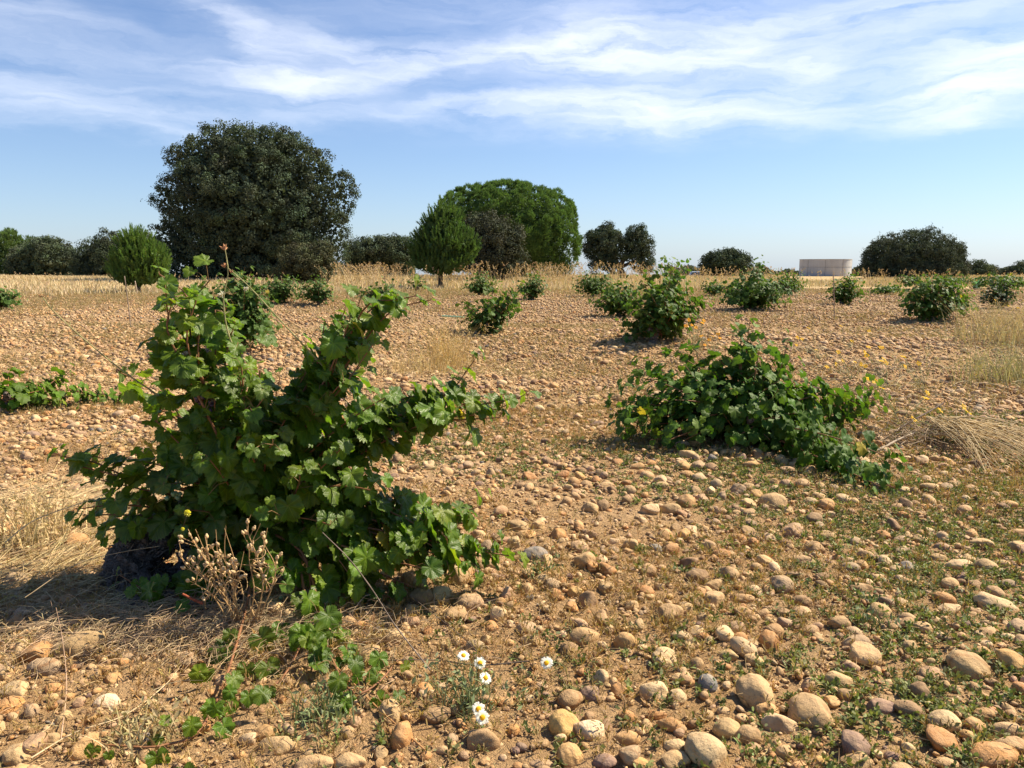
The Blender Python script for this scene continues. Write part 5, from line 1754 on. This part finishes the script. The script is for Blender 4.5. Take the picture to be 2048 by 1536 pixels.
stalk('wild_lettuce', 'tall thin weed stalk with reddish seed pods rising above the horizon', 'weed', [(520, 800, 2.75), (478, 715, 2.7), (456, 665, 2.68), (447, 600, 2.66), (456, 545, 2.65), (449, 492, 2.65)], .0034, .0016, STK, 6,
      ((443, 588, 2.66, .014),), ((449, 500, 2.65, .022), (449, 535, 2.65, .016), (462, 546, 2.65, .013)))
stalk('wild_lettuce', 'weed stalk leaning right across the field from the seeded stalk top', 'weed', [(700, 790, 2.75), (630, 715, 2.7), (560, 640, 2.68), (500, 575, 2.66), (454, 534, 2.65)], .0032, .0015, STK, 8, ((492, 577, 2.66, .010), (578, 710, 2.68, .011)))
stalk('wild_lettuce', 'bent weed stalk leaning left above the low vine', 'weed', [(330, 800, 2.8), (250, 745, 2.75), (170, 680, 2.7), (110, 625, 2.66), (82, 590, 2.65)], .0032, .0013, STK, 8, None, ((82, 594, 2.65, .012),))
GREYT = (.24, .19, .15)
stalk('dead_twig', 'bare grey twig arching down before the right lower leaves of the big vine', 'twig', [(860, 1340, 2.1), (790, 1250, 2.15), (745, 1180, 2.15), (700, 1120, 2.15), (645, 1065, 2.15)], .0022, .0011, GREYT)
stalk('dead_twig', 'dark twig lying flat across the soil behind the daisies', 'twig', [(1060, 1322, 2.22), (960, 1330, 2.22), (860, 1320, 2.25), (720, 1322, 2.22)], .0020, .0015, (.13, .10, .08))
stalk('dead_twig', 'dark curved twig running up from the daisies to the big vine', 'twig', [(975, 1325, 2.2), (920, 1270, 2.3), (850, 1215, 2.4), (820, 1190, 2.45)], .0017, .0010, (.14, .11, .09))
stalk('dry_stalk', 'long orange-brown dead stem slanting to the bottom edge', 'stalk', [(850, 1500, 1.88), (760, 1420, 2.0), (680, 1340, 2.08), (618, 1288, 2.15)], .0022, .0012, (.46, .25, .10))
stalk('dry_stalk', 'long pale curved straw at the bottom left', 'stalk', [(62, 1516, 1.84), (150, 1465, 1.92), (250, 1430, 2.0), (330, 1370, 2.08), (362, 1330, 2.12)], .0018, .0010, (.58, .46, .28))
stalk('dry_stalk', 'thin upright pinkish straw left of the big tan cobble', 'stalk', [(122, 1480, 1.95), (133, 1370, 2.0), (125, 1280, 2.02), (112, 1215, 2.04)], .0014, .0008, (.52, .36, .24))
stalk('dry_stalk', 'thin straw crossing before the black stump', 'stalk', [(50, 1195, 2.3), (150, 1130, 2.4), (240, 1105, 2.45), (320, 1092, 2.5)], .0013, .0008, (.50, .38, .22))
stalk('dry_stalk', 'pale straw running under the stump to the left', 'stalk', [(10, 1085, 2.4), (70, 1040, 2.5), (180, 1000, 2.6), (215, 985, 2.62)], .0018, .0010, (.60, .47, .27))
stalk('pruned_cane', 'short red-brown broken cane before the stump', 'cane', [(406, 1207, 2.34), (385, 1198, 2.34), (365, 1188, 2.34)], .0045, .0035, (.36, .10, .05))
stalk('dead_branch', 'pale grey fallen branch lying right of the wide low vine', 'branch', [(1712, 912, 4.9), (1760, 898, 5.0), (1795, 880, 5.05), (1830, 865, 5.15)], .010, .005, (.42, .34, .25))
stalk('dead_branch', 'dark stem lying behind the fallen pale branch', 'branch', [(1790, 862, 5.35), (1830, 838, 5.5), (1860, 822, 5.7), (1888, 805, 5.9)], .007, .004, (.14, .10, .08))
stalk('green_stick', 'pale green stick lying left of the V shaped vine', 'stick', [(884, 632, 15.2), (905, 633, 15.1), (928, 634, 15.0)], .018, .016, (.40, .55, .38))

def stake(px, yb, yt, r, label, Y=None, col=(.26, .20, .15), lean=0):
    g = ground(px, yb)
    b = np.array([g[0], g[1], float(hgt(g[0], g[1])) - .1])
    t = pt(px + lean, yt, g[1])
    m_ = MB(); P = spline([b, (b + t) / 2 + np.array([.006, 0, 0]), t], 10)
    m_.tube(P, np.linspace(r, r * .8, 10), 8, col)
    V = np.concatenate([m_.V[0], t[None]]); F = m_.F[0]; n = len(V) - 1
    caps = np.array([(n, n - 8 + q, n - 8 + (q + 1) % 8, n - 8 + (q + 1) % 8) for q in range(8)])
    m2 = MB(); m2.add(V, np.concatenate([F, caps]), col)
    tag(link('stake', m2.mesh('stake'), M_WOOD), label, 'stake', 'thin stakes marking young vines')
stake(1669, 642, 548, .012, 'thin brown stake in front of the narrow vine', lean=-2)
stake(262, 656, 552, .010, 'thin brown stake standing in the open field at left', lean=-13)
stake(276, 590, 562, .022, 'pale stake leaning by the trunk of the left young pine', lean=-6, col=(.45, .36, .26))

def tube_guard(px, yb, yt, label):
    g = ground(px, yb); t = pt(px, yt, g[1]); z0 = float(hgt(g[0], g[1])); H = t[2] - z0
    V, F = [], []
    n = 20
    for i in range(n):
        a = 2 * math.pi * i / n
        for rr, z in ((.16, 0), (.155, H * .5), (.15, H), (.145, H), (.15, .02)):
            V.append((g[0] + rr * math.cos(a), g[1] + rr * math.sin(a), z0 + z))
    for i in range(n):
        j = (i + 1) % n
        for q in range(4):
            F.append((i * 5 + q, j * 5 + q, j * 5 + q + 1, i * 5 + q + 1))
    m_ = MB(); m_.add(np.array(V), np.array(F), (.40, .62, .50))
    tag(link('plant_guard', m_.mesh('plant_guard'), M_FLOWER), label, 'plant guard')
tube_guard(1953, 577, 556, 'pale green plastic plant guard standing between far vines')

# --- yellow wildflowers ------------------------------------------------------
def yellow_plant(px, py, heads, label, seed, col=(.80, .52, .03), s=.029):
    rng = np.random.default_rng(seed)
    g = ground(px, py)
    g = np.array([g[0], g[1], float(hgt(g[0], g[1]))])
    root = empty('yellow_wildflower', g, label, 'wildflower', 'yellow wildflowers behind the wide low vine')
    st = MB()
    flowers = []
    for (hx, hy) in heads:
        c = pt(hx, hy, g[1] + rng.normal(0, .12))
        c[2] = max(c[2], float(hgt(c[0], c[1])) + .06)
        st.tube(bez(g, np.array([g[0] * .6 + c[0] * .4, g[1], c[2] * .6 + g[2] * .4]), c, 8), .0022, 4, (.27, .30, .14))
        for _ in range(5):
            t = rng.uniform(.2, .9); p = g * (1 - t) + c * t; d = norm(rng.normal(size=3) + (0, 0, .5))
            st.tube(np.stack([p, p + d * .05, p + d * .10]), .0014, 3, (.34, .34, .18))
        flowers.append(c)
    sub_obj('stem', st, M_DRY, root, g)
    for c in flowers:
        f = MB()
        face = norm(np.array([.2, -.6, .8]) + rng.normal(0, .3, 3))
        Fm = frames(face[None], np.array([[.1, .3, 1.]]))[0]
        for i in range(12):
            a = 2 * math.pi * i / 12 + rng.normal(0, .1)
            l = s * rng.uniform(.8, 1.15)
            P = np.array([[.1 * l, 0, 0], [.7 * l, -.2 * l, .1 * l], [l, 0, rng.normal(0, .1) * l], [.7 * l, .2 * l, .1 * l]])
            ca, sa = math.cos(a), math.sin(a)
            P = P @ np.array([[ca, sa, 0], [-sa, ca, 0], [0, 0, 1]]) @ Fm.T + c
            f.add(P, np.array([(0, 1, 2, 3)]), col)
        sub_obj('flower', f, M_FLOWER, root, g, False)
OR = (.80, .40, .02)
yellow_plant(1395, 720, [(1372, 652), (1383, 650), (1405, 646), (1378, 640), (1392, 655), (1408, 641)], 'clump of orange-yellow flowers behind the wide low vine', 71, OR, .03)
yellow_plant(1430, 720, [(1402, 672), (1418, 680), (1436, 668), (1440, 676), (1410, 690), (1425, 672)], 'lower orange-yellow flowers just above the wide low vine', 72, OR, .028)
yellow_plant(1700, 760, [(1654, 734), (1672, 728), (1686, 722), (1710, 724), (1722, 728), (1731, 732), (1677, 704)], 'yellow flowered plant behind the right half of the wide low vine', 73)
yellow_plant(1770, 780, [(1763, 722), (1772, 726), (1768, 718), (1737, 694), (1730, 705), (1733, 711)], 'yellow flowered plant with the largest flower bunch', 74)
yellow_plant(1850, 790, [(1838, 727), (1810, 733), (1806, 713), (1762, 695)], 'yellow flowered plant right of the largest bunch', 75)
yellow_plant(1640, 720, [(1617, 656), (1595, 675), (1604, 678), (1632, 700), (1593, 690)], 'small yellow flowers beside the tip of the wide low vine', 76)
yellow_plant(1690, 700, [(1682, 652), (1738, 662), (1702, 682), (1704, 692)], 'scattered yellow flowers below the narrow vine', 77)
yellow_plant(1800, 850, [(1764, 776), (1735, 757), (1750, 762), (1855, 786), (1851, 796)], 'low yellow flowers above the heap of dead twigs', 78)
yellow_plant(1900, 870, [(1880, 820), (1928, 814), (1936, 824), (1827, 838)], 'yellow flowers near the straw bundle', 79)
yellow_plant(2010, 660, [(2018, 612), (2036, 616), (1990, 600), (1958, 658), (1925, 678)], 'yellow flowers at the right edge below the dark vine', 80)
